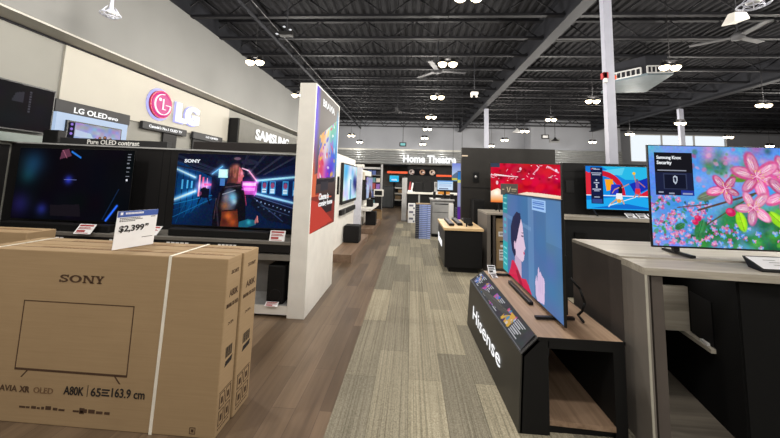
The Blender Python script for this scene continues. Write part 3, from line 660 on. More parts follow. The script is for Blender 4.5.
jo = MB()                                                  # one open web joist
jo.box(-5.4, RIGHT_END, -.05, .05, ZD - .06, ZD - .005); jo.box(-5.4, RIGHT_END, -.05, .05, ZJ, ZJ + .055)
xx = -5.4; up = False
while xx < RIGHT_END - .6:
    a, b = (xx, 0, ZJ + .03), (xx + .6, 0, ZD - .03)
    if up: a, b = (xx, 0, ZD - .03), (xx + .6, 0, ZJ + .03)
    jo.tube(a, b, .017, 5); xx += .6; up = not up
j0 = jo.build('ceiling_joist', JOIST); struct(j0, 'dark open web roof joist crossing the store')
j0.location.y = 3.35
for k in range(1, 17):
    j = j0.copy(); COL.objects.link(j); j.location.y = 3.35 + 1.1 * k
def ibeam(x, y0, y1, z0, h, w, label):
    m = MB().box(x - w / 2, x + w / 2, y0, y1, z0, z0 + .03).box(x - .015, x + .015, y0, y1, z0 + .03, z0 + h - .03).box(x - w / 2, x + w / 2, y0, y1, z0 + h - .03, z0 + h)
    struct(m.build('ceiling_beam', BEAMM), label)
ibeam(3.12, 1.5, YB, 4.82, .66, .24, 'main dark roof beam running front to back')
ibeam(10.9, 1.5, 22, 4.82, .66, .24, 'far dark roof beam on the right')
# joist girder web seen beyond the far beam
struct(MB().box(-5.4, -5.05, -3, YB, ZJ, ZD).build('trim_1', BEAMM), 'dark edge beam above the left wall')

WALLC = plain('warm_grey_wall', (130, 129, 123), 0.7, var=0.02, scale=1.2)
WALLU = plain('upper_grey_wall', (116, 116, 114), 0.75, var=0.02, scale=1.0)
WALLB = plain('back_grey_wall', (140, 142, 148), 0.75, var=0.02, scale=1.0)
CREAM = plain('cream_sign_wall', (166, 162, 152), 0.6, var=0.02, scale=1.0)
LEDGE = plain('ledge_paint', (170, 168, 160), 0.5, var=0.02)
struct(MB().box(XL - .2, XL, -7, YB, 0, 3.47).build('wall_left', WALLC), 'grey lower left wall')
struct(MB().box(XL, XL + .03, 4.5, 9.05, 2.5, 3.44).build('trim_2', CREAM), 'cream panel band on the left wall')
struct(MB().box(XL - .2, XB, -7, YB, 3.50, ZJ + .02).build('wall_left_upper', WALLU), 'grey bulkhead above the left wall')
struct(MB().box(XL - .2, XB - .002, -7, YB, 3.47, 3.498).build('trim_3', LEDGE), 'pale underside of the bulkhead')
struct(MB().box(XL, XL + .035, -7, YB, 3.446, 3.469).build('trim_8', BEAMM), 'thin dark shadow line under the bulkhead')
struct(MB().box(-6, 7.3, YB, YB + .2, 0, ZD).build('wall_back', WALLB), 'grey back wall')
struct(MB().box(7.3, 7.5, 20.4, YB + .2, 0, ZD).build('wall_back_return', WALLB), 'return of the back wall')
struct(MB().box(7.5, 12.6, 20.4, 20.6, 0, ZD).build('wall_back_right', WALLB), 'projecting grey back wall on the right')
FW = 22.2
wb = MB().box(12.4, 14.3, FW, FW + .2, 0, ZD).box(20.3, RIGHT_END, FW, FW + .2, 0, ZD).box(14.3, 20.3, FW, FW + .2, 0, 3.2).box(14.3, 20.3, FW, FW + .2, 5.02, ZD).box(12.4, 12.6, 20.6, FW, 0, ZD)
struct(wb.build('wall_back_far', WALLB), 'far back wall around the high window')
wf = MB()
for x in (14.3, 16.3, 18.3, 20.26): wf.box(x, x + .05, FW + .02, FW + .12, 3.2, 5.02)
for z in (3.2, 4.98): wf.box(14.3, 20.3, FW + .02, FW + .12, z, z + .04)
win = wf.build('window_1', WHITE); struct(win, 'high band of windows in the far wall')
g = MB().box(14.3, 20.3, FW + .06, FW + .07, 3.24, 4.98).build('window_pane', glass_mat(), win)
struct(MB().box(RIGHT_END, RIGHT_END + .2, -7, 24, 0, ZD).build('wall_right', WALLB), 'distant grey right wall')
struct(MB().box(-6, RIGHT_END, -7.2, -7, 0, ZD).build('wall_front', WALLB), 'grey wall behind the viewer')
# high strip of bright slats under the wall top: ribbed metal fascia
RIB = plain('ribbed_fascia_metal', (150, 152, 152), 0.35, 0.5, var=0.03)
def fascia(x0, x1, y, z0, z1, n, name, label):
    m = MB(); h = (z1 - z0) / n
    for i in range(n):
        z = z0 + i * h; m.prism([(x0, y + .05, z), (x0, y, z + h * .12), (x0, y - .02, z + h * .5), (x0, y, z + h * .88), (x0, y + .05, z + h)], (x1 - x0, 0, 0))
    m.box(x0, x1, y + .04, y + .3, z0, z1); return struct(m.build(name, RIB), label)
fascia(-4.99, 3.4, 17.0, 2.36, 3.1, 6, 'trim_4', 'ribbed metal fascia band above the rear department')
struct(MB().box(-4.99, 3.4, 17.05, 17.3, 3.1, 3.16).build('trim_5', LEDGE), 'pale top rail of the ribbed fascia')
fascia(7.5, 12.4, 20.0, 2.8, 3.62, 6, 'trim_6', 'ribbed metal fascia on the right back wall')
struct(MB().box(8.4, 9.0, 20.33, 20.39, 4.1, 4.35).build('vent_1', GREY), 'grey wall vent on the right back wall')
# columns
COLM = STEEL
c1 = MB().box(3.04, 3.17, 5.2, 5.31, .0, 4.82).build('column_1', COLM, bevel=.006); struct(c1, 'white steel column beside the right aisle')
MB().box(3.01, 3.20, 5.17, 5.34, 0, .05).build('base_plate', COLM, c1)
c2 = MB().box(3.2, 3.38, 14.5, 14.62, 0, 4.82).build('column_2', COLM, bevel=.006); struct(c2, 'white steel column far behind the black display wall')
c3 = MB().box(11.02, 11.2, 14.0, 14.12, 0, 4.82).build('column_3', COLM, bevel=.006); struct(c3, 'white steel column near the far window')

# ================================================================== CEILING THINGS
def lamp_proto():
    t = thing('ceiling_lamp', 'twin lamp', 'ceiling lamp', (0, 0, 0), 'twin ceiling lamps hung in rows', local=True)
    MB().path([(0, 0, .12), (0, 0, 1.7)], .006).build('cable', BLACK2, t)
    MB().box(-.15, .15, -.03, .03, .085, .13).build('bracket', BLACK2, t, bevel=.005)
    for s in (-1, 1):
        h = MB().lathe([(.02, .1), (.05, .08), (.075, 0.02), (.08, 0)], (s * .1, 0, 0), 16).build('lamp_head', BLACK2, t)
        MB().lathe([(.0, -.07), (.04, -.058), (.074, -.028), (.085, .004), (.08, .012)], (s * .1, 0, -.004), 16).build('lens', LENS, h)
    return t
lp = lamp_proto(); first = True
rows = [(-3.2, (6.15, 8.7, 16.8, 19.6), 'nearest the left wall'), (.66, (3.86, 6.2, 8.72, 11.5, 14.2, 17.2, 20.0), 'above the main aisle'),
        (4.85, (6.3, 8.95, 11.6, 14.25, 17.3, 20.1), 'passing behind the white column'), (9.35, (9.14, 11.85, 14.5, 17.4), 'beyond the far roof beam'), (13.6, (14.8,), 'out by the far window'), (18.0, (17.5,), 'farthest to the right')]
ORD = ['nearest', 'second', 'third', 'fourth', 'fifth', 'sixth', 'seventh', 'eighth', 'ninth', 'tenth', 'eleventh', 'twelfth', 'thirteenth', 'fourteenth', 'fifteenth', 'sixteenth', 'seventeenth', 'eighteenth']
for x, ys, where in rows:
    for i, y in enumerate(ys):
        lab = f'{ORD[i]} glowing twin ceiling lamp in the row {where}' if len(ys) > 1 else f'glowing twin ceiling lamp {where}'
        if first: lp.location = (x, y, 3.8); lp['label'] = lab; first = False
        else: dup(lp, (x, y, 3.8), lab)

t = thing('ceiling_vent', 'silver ceiling air diffuser with two black slotted grilles', 'air vent', (6.0, 9.4, 4.5))
A, B_, C_, D_, E_ = (5.55, 9.25), (5.98, 8.72), (6.06, 8.6), (6.65, 8.55), (7.3, 10.3)
ZV = 4.42
MB().slab([A, C_, D_, (7.1, 10.2), (5.9, 10.4)], ZV, ZV + .06).build('base_plate', plain('galvanised_steel', (86, 98, 104), .5, .2), t)
MB().slab([(5.62, 9.3), (6.08, 8.68), (6.6, 8.64), (7.0, 10.1), (5.95, 10.3)], ZV + .06, 4.97).build('duct_box', BEAMM, t)
def grille(p, q):
    P, Q = V3((p[0], p[1], 0)), V3((q[0], q[1], 0)); n = V3((Q.y - P.y, -(Q.x - P.x), 0)).normalized()
    gm = MB(); 
    for z in (ZV + .06, ZV + .24): gm.bar(P + V3((0, 0, z)), Q + V3((0, 0, z)), .03, .03)
    for k in range(7):
        w = P.lerp(Q, k / 6); gm.bar(w + V3((0, 0, ZV + .06)), w + V3((0, 0, ZV + .24)), .03, .03 if k in (0, 6) else .015)
    gm.build('grille', LGREY, t)
grille(A, B_); grille(C_, D_)

def fan(x, y, z, a0, label, col):
    t = thing('ceiling_fan', label, 'ceiling fan', (x, y, z), 'large ceiling fans')
    MB().path([(x, y, z), (x, y, 5.5)], .015, 8).build('rod', BEAMM, t)
    MB().lathe([(.0, -.07), (.1, -.05), (.12, .03), (.05, .1)], (x, y, z)).build('motor', col, t)
    for k in range(3):
        a = a0 + k * 2 * PI / 3; d = V3((math.cos(a), math.sin(a), 0)); c = V3((x, y, z))
        MB().bar(c + d * .1, c + d * .75, .13, .015).build('blade', col, t)
FANC = plain('fan_grey', (74, 74, 77), .6)
fan(.62, 8.2, 4.35, .2, 'ceiling fan over the main aisle, closer to the middle of the ceiling', plain('fan_dark_grey', (40, 40, 43), .6))
fan(-.62, 13.0, 4.3, .5, 'ceiling fan above the aisle far back near the rear wall', plain('fan_dark_grey', (40, 40, 43), .6))
fan(6.75, 6.97, 4.7, .35, 'pale bladed ceiling fan at upper right', FANC)

t = thing('hanging_caged_lamp', 'wire caged lamp hanging over the left wall displays', 'ceiling lamp', (-4.02, 3.87, 3.55))
def caged(t, x, y, z, r):
    MB().path([(x, y, z + .25), (x, y, 5.5)], .008).build('cable', STEEL, t)
    MB().lathe([(.018, .26), (.022, .14), (r * .3, .1), (r * .5, .06)], (x, y, z)).build('lamp_head', STEEL, t)
    m = MB().ring((x, y, z + .03), r, r * .065, 28).ring((x, y, z), r * .6, r * .04, 24)
    for k in range(8):
        a = k * PI / 4; m.path([(x + .05 * math.cos(a), y + .05 * math.sin(a), z + .13), (x + r * math.cos(a), y + r * math.sin(a), z + .03), (x + r * .6 * math.cos(a), y + r * .6 * math.sin(a), z), (x, y, z - .02)], r * .03, 5)
    m.build('wire_guard', STEEL, t)
    MB().lathe([(.0, .02), (r * .35, .04), (r * .5, .06)], (x, y, z)).build('lens', LGREY, t)
caged(t, -4.05, 3.87, 3.56, .11)
t = thing('hanging_caged_lamp', 'wire caged lamp cut off by the top right edge', 'ceiling lamp', (3.95, 3.87, 3.6)); caged(t, 3.95, 3.87, 3.64, .14)
t = thing('ceiling_speaker', 'small white wedge speaker under the caged lamp at upper right', 'speaker', (4.35, 4.45, 3.75))
MB().hexa([(4.24, 4.4, 3.74), (4.44, 4.4, 3.78), (4.44, 4.6, 3.8), (4.24, 4.6, 3.76), (4.3, 4.45, 3.9), (4.42, 4.42, 3.88), (4.42, 4.55, 3.9), (4.3, 4.55, 3.92)]).build('body', WHITE, t, bevel=.01)
MB().path([(4.36, 4.5, 3.88), (4.36, 4.5, 5.5)], .008).build('cable', BEAMM, t)

def pendant(x, y, z, label, kind):
    t = thing('hanging_fixture', label, 'hanging sign' if kind else 'pendant lamp', (x, y, z))
    MB().path([(x, y, z), (x, y, 5.5)], .012).build('cable', BEAMM, t)
    if kind: 
        MB().box(x - .17, x + .17, y - .03, y + .03, z - .1, z + .1).build('sign_box', BLACK2, t, bevel=.01); MB().box(x - .12, x + .12, y - .036, y - .03, z - .06, z + .06).build('sign_face', glow('teal_sign', (110, 196, 196), .9) if kind == 1 else LGREY, t)
    else: MB().lathe([(.03, .16), (.05, .1), (.16, .02), (.17, 0), (.0, .01)], (x, y, z - .05)).build('shade', LGREY if label.startswith('pale') else BLACK2, t)
pendant(-.45, 16.0, 3.3, 'small teal lit sign hanging near the rear fascia', 1)
pendant(6.2, 15.5, 3.75, 'small dark sign box hanging at the right back wall', 2)
pendant(6.65, 15.5, 3.62, 'dark pendant beside the hanging sign box', 0)
pendant(4.25, 13.4, 3.66, 'pale pendant on a long rod behind the black display wall', 0)
t = thing('ceiling_spotlight', 'black track spotlight with two small white lenses', 'spotlight', (-2.42, 5.75, 4.2))
cx, cy, cz = -2.42, 5.75, 4.22
MB().box(cx - .13, cx + .13, cy - .06, cy + .06, cz - .06, cz + .02).build('body', BLACK2, t, bevel=.01); MB().path([(cx, cy, cz), (cx, cy, 5.5)], .012).build('rod', BEAMM, t)
for dx, dz in ((-.02, .09), (.1, .03), (-.15, -.05)): MB().lathe([(.0, -.02), (.03, 0), (.0, .02)], (cx + dx, cy - .07, cz + dz), 10).build('lens', glow('small_white_lens', (235, 235, 240), .9), t)
t = thing('ceiling_camera', 'small white security camera under the main roof beam', 'camera', (1.75, 9.3, 4.2))
MB().box(1.66, 1.86, 9.2, 9.34, 4.02, 4.1).build('body', WHITE, t, bevel=.01); MB().box(1.66, 1.7, 9.24, 9.3, 3.95, 4.02).box(1.8, 1.84, 9.24, 9.3, 3.95, 4.02).build('bracket', WHITE, t); MB().path([(1.76, 9.27, 4.1), (1.76, 9.27, 5.5)], .012).build('rod', BEAMM, t)
pm = MB().path([(-3.5, 1.5, 4.97), (-3.5, YB, 4.97)], .045, 10)
for k in range(8): pm.path([(-3.5, 2.25 + k * 2.2, 4.97), (-3.5, 2.25 + k * 2.2, 5.0)], .01)
tag(pm.build('ceiling_conduit', BEAMM), 'dark conduit pipe running along the ceiling on the left', 'pipe')
m = MB()
for k in range(40): m.tube((-3.25, 3 + k * .42, 4.98), (-3.25, 3.24 + k * .42, 4.98), .007, 5)
m.tube((-3.25, 3, 4.99), (-3.25, 19.8, 4.99), .006, 5)
tag(m.build('ceiling_cable', plain('cable_grey', (96, 96, 98), .6)), 'thin pale cable clipped beside the conduit pipe', 'cable')
t = thing('fire_alarm', 'red fire alarm with white strobe on the white column', 'fire alarm', (2.97, 5.2, 3.2))
MB().box(2.985, 3.06, 5.17, 5.2, 3.2, 3.3).box(2.985, 3.04, 5.17, 5.26, 3.2, 3.3).build('body', RED, t, bevel=.005); MB().box(2.99, 3.035, 5.16, 5.2, 3.13, 3.2).build('strobe', WHITE, t, bevel=.005)
tag(MB().box(3.17, 3.205, 5.21, 5.26, 3.2, 3.26).build('alarm_button', ORANGE, bevel=.005), 'small orange button on right side of the white column', 'button')
# ================================================================== LEFT WALL SIGNS
PX = (1, 0, 0); PY = (0, 1, 0); NY = (0, -1, 0); UP = (0, 0, 1)
DARKSIGN = plain('dark_sign_face', (44, 44, 46), .5)
# round emblem + two letters, lit from behind
t = thing('wall_logo_sign', 'round magenta logo with two lit white letters on the cream wall', 'sign', (-5.3, 6.8, 2.6))
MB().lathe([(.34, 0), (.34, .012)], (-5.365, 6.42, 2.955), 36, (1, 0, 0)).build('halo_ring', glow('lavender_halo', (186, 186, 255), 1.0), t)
MAG = glow('magenta_emblem', (226, 20, 140), .95)
d = MB().lathe([(.29, 0), (.295, .05)], (-5.35, 6.42, 2.955), 40, (1, 0, 0)).build('emblem_disc', plain('crimson_rim', (170, 24, 60), .4), t)
MB().lathe([(.0, .02), (.2, .018), (.27, .008), (.27, 0)], (-5.30, 6.42, 2.955), 40, (1, 0, 0)).build('emblem_face', MAG, d)
em = MB(); cy, cz, xx = 6.42, 2.955, -5.27
def wseg(a, b, w): em.bar((xx, a[0], a[1]), (xx, b[0], b[1]), w, .012)
n = 22
for i in range(n):
    a, b = math.radians(85 + 275 * i / n), math.radians(85 + 275 * (i + 1) / n)
    wseg((cy + .215 * math.cos(a), cz + .215 * math.sin(a)), (cy + .215 * math.cos(b), cz + .215 * math.sin(b)), .03)
wseg((cy + .21, cz), (cy + .08, cz), .03); wseg((cy, cz + .12), (cy, cz - .1), .03); wseg((cy - .012, cz - .1), (cy + .075, cz - .1), .03)
em.build('emblem_line', LIT, d); MB().lathe([(.0, .012), (.035, .01), (.035, 0)], (-5.28, 6.34, 3.05), 16, (1, 0, 0)).build('emblem_dot', LIT, d)
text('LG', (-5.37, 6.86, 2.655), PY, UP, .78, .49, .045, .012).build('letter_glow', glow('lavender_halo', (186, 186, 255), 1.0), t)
text('LG', (-5.33, 6.875, 2.675), PY, UP, .75, .45, .045, .06).build('letters', LIT, t)

def wall_header(y0, y1, z0, z1, label, words, screen=None):
    t = thing('wall_display', label, 'wall display', (-5.3, (y0 + y1) / 2, z0))
    MB().box(-5.37, -5.304, y0, y1, z0, z1).build('header', DARKSIGN, t, bevel=.006)
    for s, ya, yb, za, zb, b in words: text(s, (-5.303, ya, za), PY, UP, yb - ya, zb - za, b, .004).build('lettering', LIT, t)
    return t
t = wall_header(4.41, 5.7, 2.385, 2.575, 'lit wall kiosk with dark header and a snowy film scene', [('LG OLED', 4.68, 5.24, 2.41, 2.5, .02), ('evo', 5.255, 5.45, 2.415, 2.46, .02)])
MB().box(-5.37, -5.31, 4.45, 5.67, 1.7, 2.385).build('light_box', glow('pale_blue_lightbox', (190, 214, 246), .85), t)
MB().box(-5.309, -5.27, 4.58, 5.52, 1.72, 2.28).build('screen_frame', GLOSS, t)
pic_mesh('screen', pic_wallshow(1), (-5.268, 4.6, 1.9), (0, .9, 0), (0, 0, .36), SCREEN, t)
t = wall_header(6.0, 7.26, 2.385, 2.535, 'dark wall header with small white slogan below the round logo', [("Canada's No.1 OLED TV", 6.15, 7.1, 2.43, 2.49, .025)])
MB().box(-5.369, -5.34, 6.6, 7.0, 1.2, 2.385).build('column_panel', BLACK2, t)
t = wall_header(7.5, 8.72, 2.38, 2.55, 'dark wall header beside the big white brand sign box', [('LG QNED', 7.98, 8.5, 2.445, 2.505, .025)])
MB().box(-5.369, -5.34, 7.55, 8.7, 1.2, 2.38).build('column_panel', BLACK2, t)
t = thing('brand_sign_box', 'large dark olive sign box with white capital lettering', 'sign', (-5.25, 11.9, 2.3))
MB().box(-5.37, -5.08, 9.15, 14.6, 2.3, 3.2).build('sign_box', plain('olive_sign', (72, 70, 62), .5), t, bevel=.01); MB().box(-5.37, -5.1, 9.1, 9.15, 2.3, 3.2).build('side_panel', BLACK, t)
text('SAMSUNG', (-5.078, 10.15, 2.7), PY, UP, 2.85, .35, .025, .02).build('lettering', LIT, t)

# generic television ---------------------------------------------------------
def television(label, loc, rotz, w, h, zb, pic, foot=None, group='televisions switched on', d=.045, mount=None, feet_x=.36, bezel=.006, chin=.012):
    """local frame: x along the width, -y to the front, z up from the surface it stands on; zb = gap below the screen"""
    t = thing('television', label, 'television', loc, group, local=True, rotz=rotz)
    W = w / 2
    MB().box(-W - bezel, W + bezel, 0, .018, zb - chin, zb + h + bezel).build('bezel', GLOSS, t, bevel=.002)
    MB().prism([(-W * .86, .018, zb + .01), (-W * .86, .018, zb + h * .6), (-W * .86, .03 + d, zb + h * .52), (-W * .86, .03 + d, zb + .03)], (W * 1.72, 0, 0)).build('back_cover', TVBACK, t, bevel=.004)
    pic_mesh('screen', pic, (-W, -.001, zb), (w, 0, 0), (0, 0, h), SCREEN, t)
    if foot:
        for s in (-1, 1):
            m = MB(); x = s * W * feet_x * 2
            if foot == 'bar':
                m.bar((x, -.12, .012), (x - s * .015, .15, .012), .03, .016); m.bar((x, .02, .012), (x, .025, zb), .04, .02)
            else:
                m.bar((x, -.11, .008), (x, .012, zb - .004), .018, .012); m.bar((x, .14, .008), (x, .03, zb - .004), .018, .012)
            m.build('foot', TVBACK, t)
    if mount == 'wall': MB().box(-.2, .2, .07, .14, zb + h * .3, zb + h * .6).build('wall_bracket', TVBACK, t)
    return t

# ================================================================== LEFT FRONT BAY: wall, bench, televisions
YW = 4.02
struct(MB().box(-5.399, -5.384, 2.0, 4.0, 0, 1.83).build('trim_7', BLACK2), 'black panelling low on the left wall')
t = thing('display_back_wall', 'black panelled back wall behind the two left televisions', 'display wall', (-3.3, YW, 0))
MB().hexa([(-5.38, YW, .62), (-1.3, YW, .62), (-1.3, YW + .1, .62), (-5.38, YW + .1, .62), (-5.38, YW, 1.858), (-1.3, YW, 1.782), (-1.3, YW + .1, 1.782), (-5.38, YW + .1, 1.858)]).build('wall_panel', BLACK2, t)
MB().hexa([(-5.38, YW - .012, 1.858), (-1.3, YW - .012, 1.782), (-1.3, YW + .11, 1.782), (-5.38, YW + .11, 1.858), (-5.38, YW - .012, 1.876), (-1.3, YW - .012, 1.8), (-1.3, YW + .11, 1.8), (-5.38, YW + .11, 1.876)]).build('top_rail', LGREY, t)
MB().box(-3.235, -3.225, YW - .004, YW, .8, 1.81).box(-3.13, -3.12, YW - .004, YW, .8, 1.81).build('panel_seam', BLACK, t)
MB().box(-5.38, -1.3, YW + .02, YW + .1, 0.0, .62).build('lower_panel', plain('pale_grey_panel', (150, 150, 150), .6), t)
h1 = thing('header_sign', 'long charcoal header strip with white slogan above the dark television', 'sign', (-3.9, YW + .04, 1.85))
MB().hexa([(-4.685, YW - .012, 1.864), (-3.18, YW - .012, 1.836), (-3.18, YW + .07, 1.836), (-4.685, YW + .07, 1.864), (-4.685, YW - .012, 1.945), (-3.18, YW - .012, 1.915), (-3.18, YW + .07, 1.915), (-4.685, YW + .07, 1.945)]).build('sign_strip', DARKSIGN, h1, bevel=.003)
text('Pure OLED contrast', (-4.29, YW - .013, 1.864), (1, 0, -.018), UP, .73, .062, .015, .003).build('lettering', plain('white_lettering', (235, 235, 232), .5), h1)
h2 = thing('header_sign', 'plain dark header strip above the neon corridor television', 'sign', (-2.1, YW + .04, 1.85))
MB().box(-2.84, -1.3, YW + .01, YW + .07, 1.822, 1.93).build('sign_strip', plain('brown_black_strip', (40, 36, 36), .5), h2, bevel=.003)
t = thing('center_speaker', 'upright black speaker box on top of the left back wall', 'speaker', (-4.83, YW + .05, 1.867))
MB().box(-4.955, -4.74, YW + .0, YW + .1, 1.867, 2.045).build('cabinet', BLACK2, t, bevel=.006); MB().box(-4.945, -4.75, YW - .006, YW, 1.875, 2.035).build('grille', BLACK, t)

bz = .8
t = thing('television_bench', 'dark television bench with grey counter top under the left televisions', 'bench', (-3.3, 3.8, 0))
MB().box(-5.3, -1.3, 3.56, YW, bz - .035, bz).build('counter_top', plain('grey_counter', (112, 108, 102), .5), t, bevel=.003)
MB().box(-5.3, -1.3, 3.57, YW - .02, .68, bz - .035).build('fascia', BLACK2, t)
MB().box(-5.3, -1.3, 3.56, YW - .01, .6, .66).build('middle_shelf', plain('grey_counter', (112, 108, 102), .5), t)
MB().box(-5.3, -1.3, 3.6, YW - .02, .06, .12).build('bottom_shelf', LGREY, t); MB().box(-5.3, -1.3, 3.585, 3.6, .03, .12).build('shelf_edge', WHITE, t)
MB().box(-5.3, -1.3, 3.66, YW, 0, .06).build('plinth', BLACK2, t)
MB().box(-5.3, -5.22, 3.6, YW - .02, .12, .6).box(-3.3, -3.24, 3.6, YW - .02, .12, .6).build('upright', BLACK2, t)
lab = MB()
for x0, x1 in ((-4.55, -4.3), (-4.22, -3.95), (-2.72, -2.45), (-2.12, -1.9), (-3.4, -3.2)): 
    for k in range(5):
        w = (x1 - x0) / 5; lab.box(x0 + k * w, x0 + k * w + w * .72, 3.566, 3.57, .72, .745)
lab.build('label_strip', PAPER, t)
# left televisions and their soundbars
t = television('television showing an armoured figure in a neon lit corridor', (-2.09, 3.78, bz), 0, 1.5, .85, .105, pic_corridor(), None)
MB().box(-.12, .12, .02, .16, 0, .02).box(-.06, .06, .06, .1, .02, .3).build('stand', TVBACK, t)
text('SONY', (-.66, -.004, .845), PX, UP, .2, .042, .03, .002).build('caption', CAPT, t)
t = television('nearly black television with faint blue shapes at far left of bench', (-4.17, 3.78, bz), 0, 1.53, .87, .105, pic_dark(), None)
MB().box(-.12, .12, .02, .16, 0, .02).box(-.06, .06, .06, .1, .02, .3).build('stand', TVBACK, t)
def soundbar(label, x0, x1, y0, y1, z, h):
    t = thing('soundbar', label, 'soundbar', ((x0 + x1) / 2, (y0 + y1) / 2, z), 'soundbars on the left bench')
    MB().box(x0, x1, y0, y1, z, z + h).build('cabinet', BLACK2, t, bevel=.012); MB().box(x0 + .02, x1 - .02, y0 - .004, y0, z + .012, z + h - .012).build('grille', BLACK, t)
    return t
soundbar('long black soundbar under the neon corridor television', -2.76, -1.58, 3.62, 3.73, bz + .001, .085)
soundbar('long black soundbar under the nearly black television', -4.86, -3.47, 3.62, 3.73, bz + .001, .085)

def price_card(x, y, z, w, h, label, rz=0.0, col=REDINK, lean=.05, prop=.02):
    t = thing('price_card', label, 'price card', (x, y, z), 'small price cards', local=True, rotz=rz)
    MB().hexa([(-w / 2, 0, .002), (w / 2, 0, .002), (w / 2, .012, .002), (-w / 2, .012, .002), (-w / 2, lean, h), (w / 2, lean, h), (w / 2, lean + .008, h), (-w / 2, lean + .008, h)]).build('card', PAPER, t)
    def q(u0, u1, v0, v1):
        f = lambda u, v: (-w / 2 + u * w, lean * v - .0025, .002 + h * v)
        return MB().face(f(u0, v0), f(u1, v0), f(u1, v1), f(u0, v1))
    q(.08, .92, .78, .93).build('heading', col, t)
    p = MB()
    for v0, v1, u1 in ((.62, .68, .8), (.5, .56, .9), (.2, .4, .6), (.08, .13, .85)): p.add(q(.1, u1, v0, v1))
    p.build('print', INKB if col != REDINK else REDINK, t)
    MB().bar((0, lean + .012, h * .6), (0, lean + .012 + prop, .004), .03, .006).build('prop', CARD, t)
    return t
price_card(-1.46, 3.57, bz, .17, .11, 'white price card with red heading right of the corridor soundbar', lean=.03)
price_card(-3.68, 3.5, bz, .2, .1, 'white price card with red heading below the nearly black television', lean=.07)
price_card(-2.98, 3.6, bz, .2, .09, 'white price card half hidden behind the large price sign', lean=.09)
price_card(-1.47, 3.55, .121, .14, .035, 'tiny price card lying at the foot of the black subwoofer', lean=.045, prop=.005)
t = thing('subwoofer', 'black subwoofer with round port on the bottom shelf of the bench', 'subwoofer', (-1.45, 3.78, .121))
MB().box(-1.56, -1.365, 3.625, 3.92, .121, .535).build('cabinet', BLACK, t, bevel=.015)
MB().lathe([(.0, .02), (.04, .018), (.056, .004), (.064, -.004), (.064, 0.012)], (-1.4575, 3.626, .215), 24, (0, 1, 0)).build('port', GLOSS, t)
tag(MB().path([(-1.6, 3.98, .59), (-1.62, 3.975, .5), (-1.58, 3.97, .42), (-1.54, 3.965, .36)], .006).build('power_cord', BLACK), 'thin black cord behind the subwoofer', 'cord')
t = thing('television', 'big black television mounted high on the left wall', 'television', (-5.37, 3.75, 2.02))
MB().box(-5.33, -5.28, 3.2, 4.38, 2.02, 2.67).build('bezel', GLOSS, t, bevel=.004); MB().box(-5.399, -5.33, 3.5, 4.1, 2.2, 2.5).build('wall_bracket', TVBACK, t)
pw = Pic(90, 50, 1.78, (13, 12, 15)); pw.noise(4, 10, 20); pw.poly([(.6, .2), (.68, .16), (.68, .4), (.56, .4)], (70, 70, 80), .6)
for i in range(9): pw.rect(.735, .12 + i * .055, .755, .15 + i * .055, (90, 90, 100), .7)
pic_mesh('screen', pw, (-5.279, 3.22, 2.04), (0, 1.14, 0), (0, 0, .61), SCREEN, t)
tag(MB().box(-5.399, -5.3, 3.0, 4.44, 1.87, 1.985).build('wall_shelf', plain('pale_green_grey', (112, 122, 118), .4)), 'pale grey shelf strip below the wall mounted black television', 'shelf')

# tall white end panel with backlit poster
t = thing('advertising_slab', 'tall white end panel carrying a colourful living room poster', 'display panel', (-1.23, 4.2, 0))
MB().box(-1.3, -1.107, 3.575, 4.786, 0, 2.592).build('panel', WHITE, t, bevel=.004)
po = pic_mesh('poster', pic_poster(), (-1.105, 3.6, .885), (0, 1.14, 0), (0, 0, 1.69), BACKLIT, t)
text('BRAVIA', (-1.102, 3.86, 2.39), PY, UP, .6, .09, .025, .003).build('lettering', glow('poster_letters', (250, 250, 250), .9), po)
text('Cinema is', (-1.102, 3.88, 1.24), PY, UP, .46, .08, .02, .003).build('lettering', glow('poster_letters', (250, 250, 250), .9), po)
text('coming home', (-1.102, 3.88, 1.14), PY, UP, .68, .09, .02, .003).build('lettering', glow('poster_letters', (250, 250, 250), .9), po)

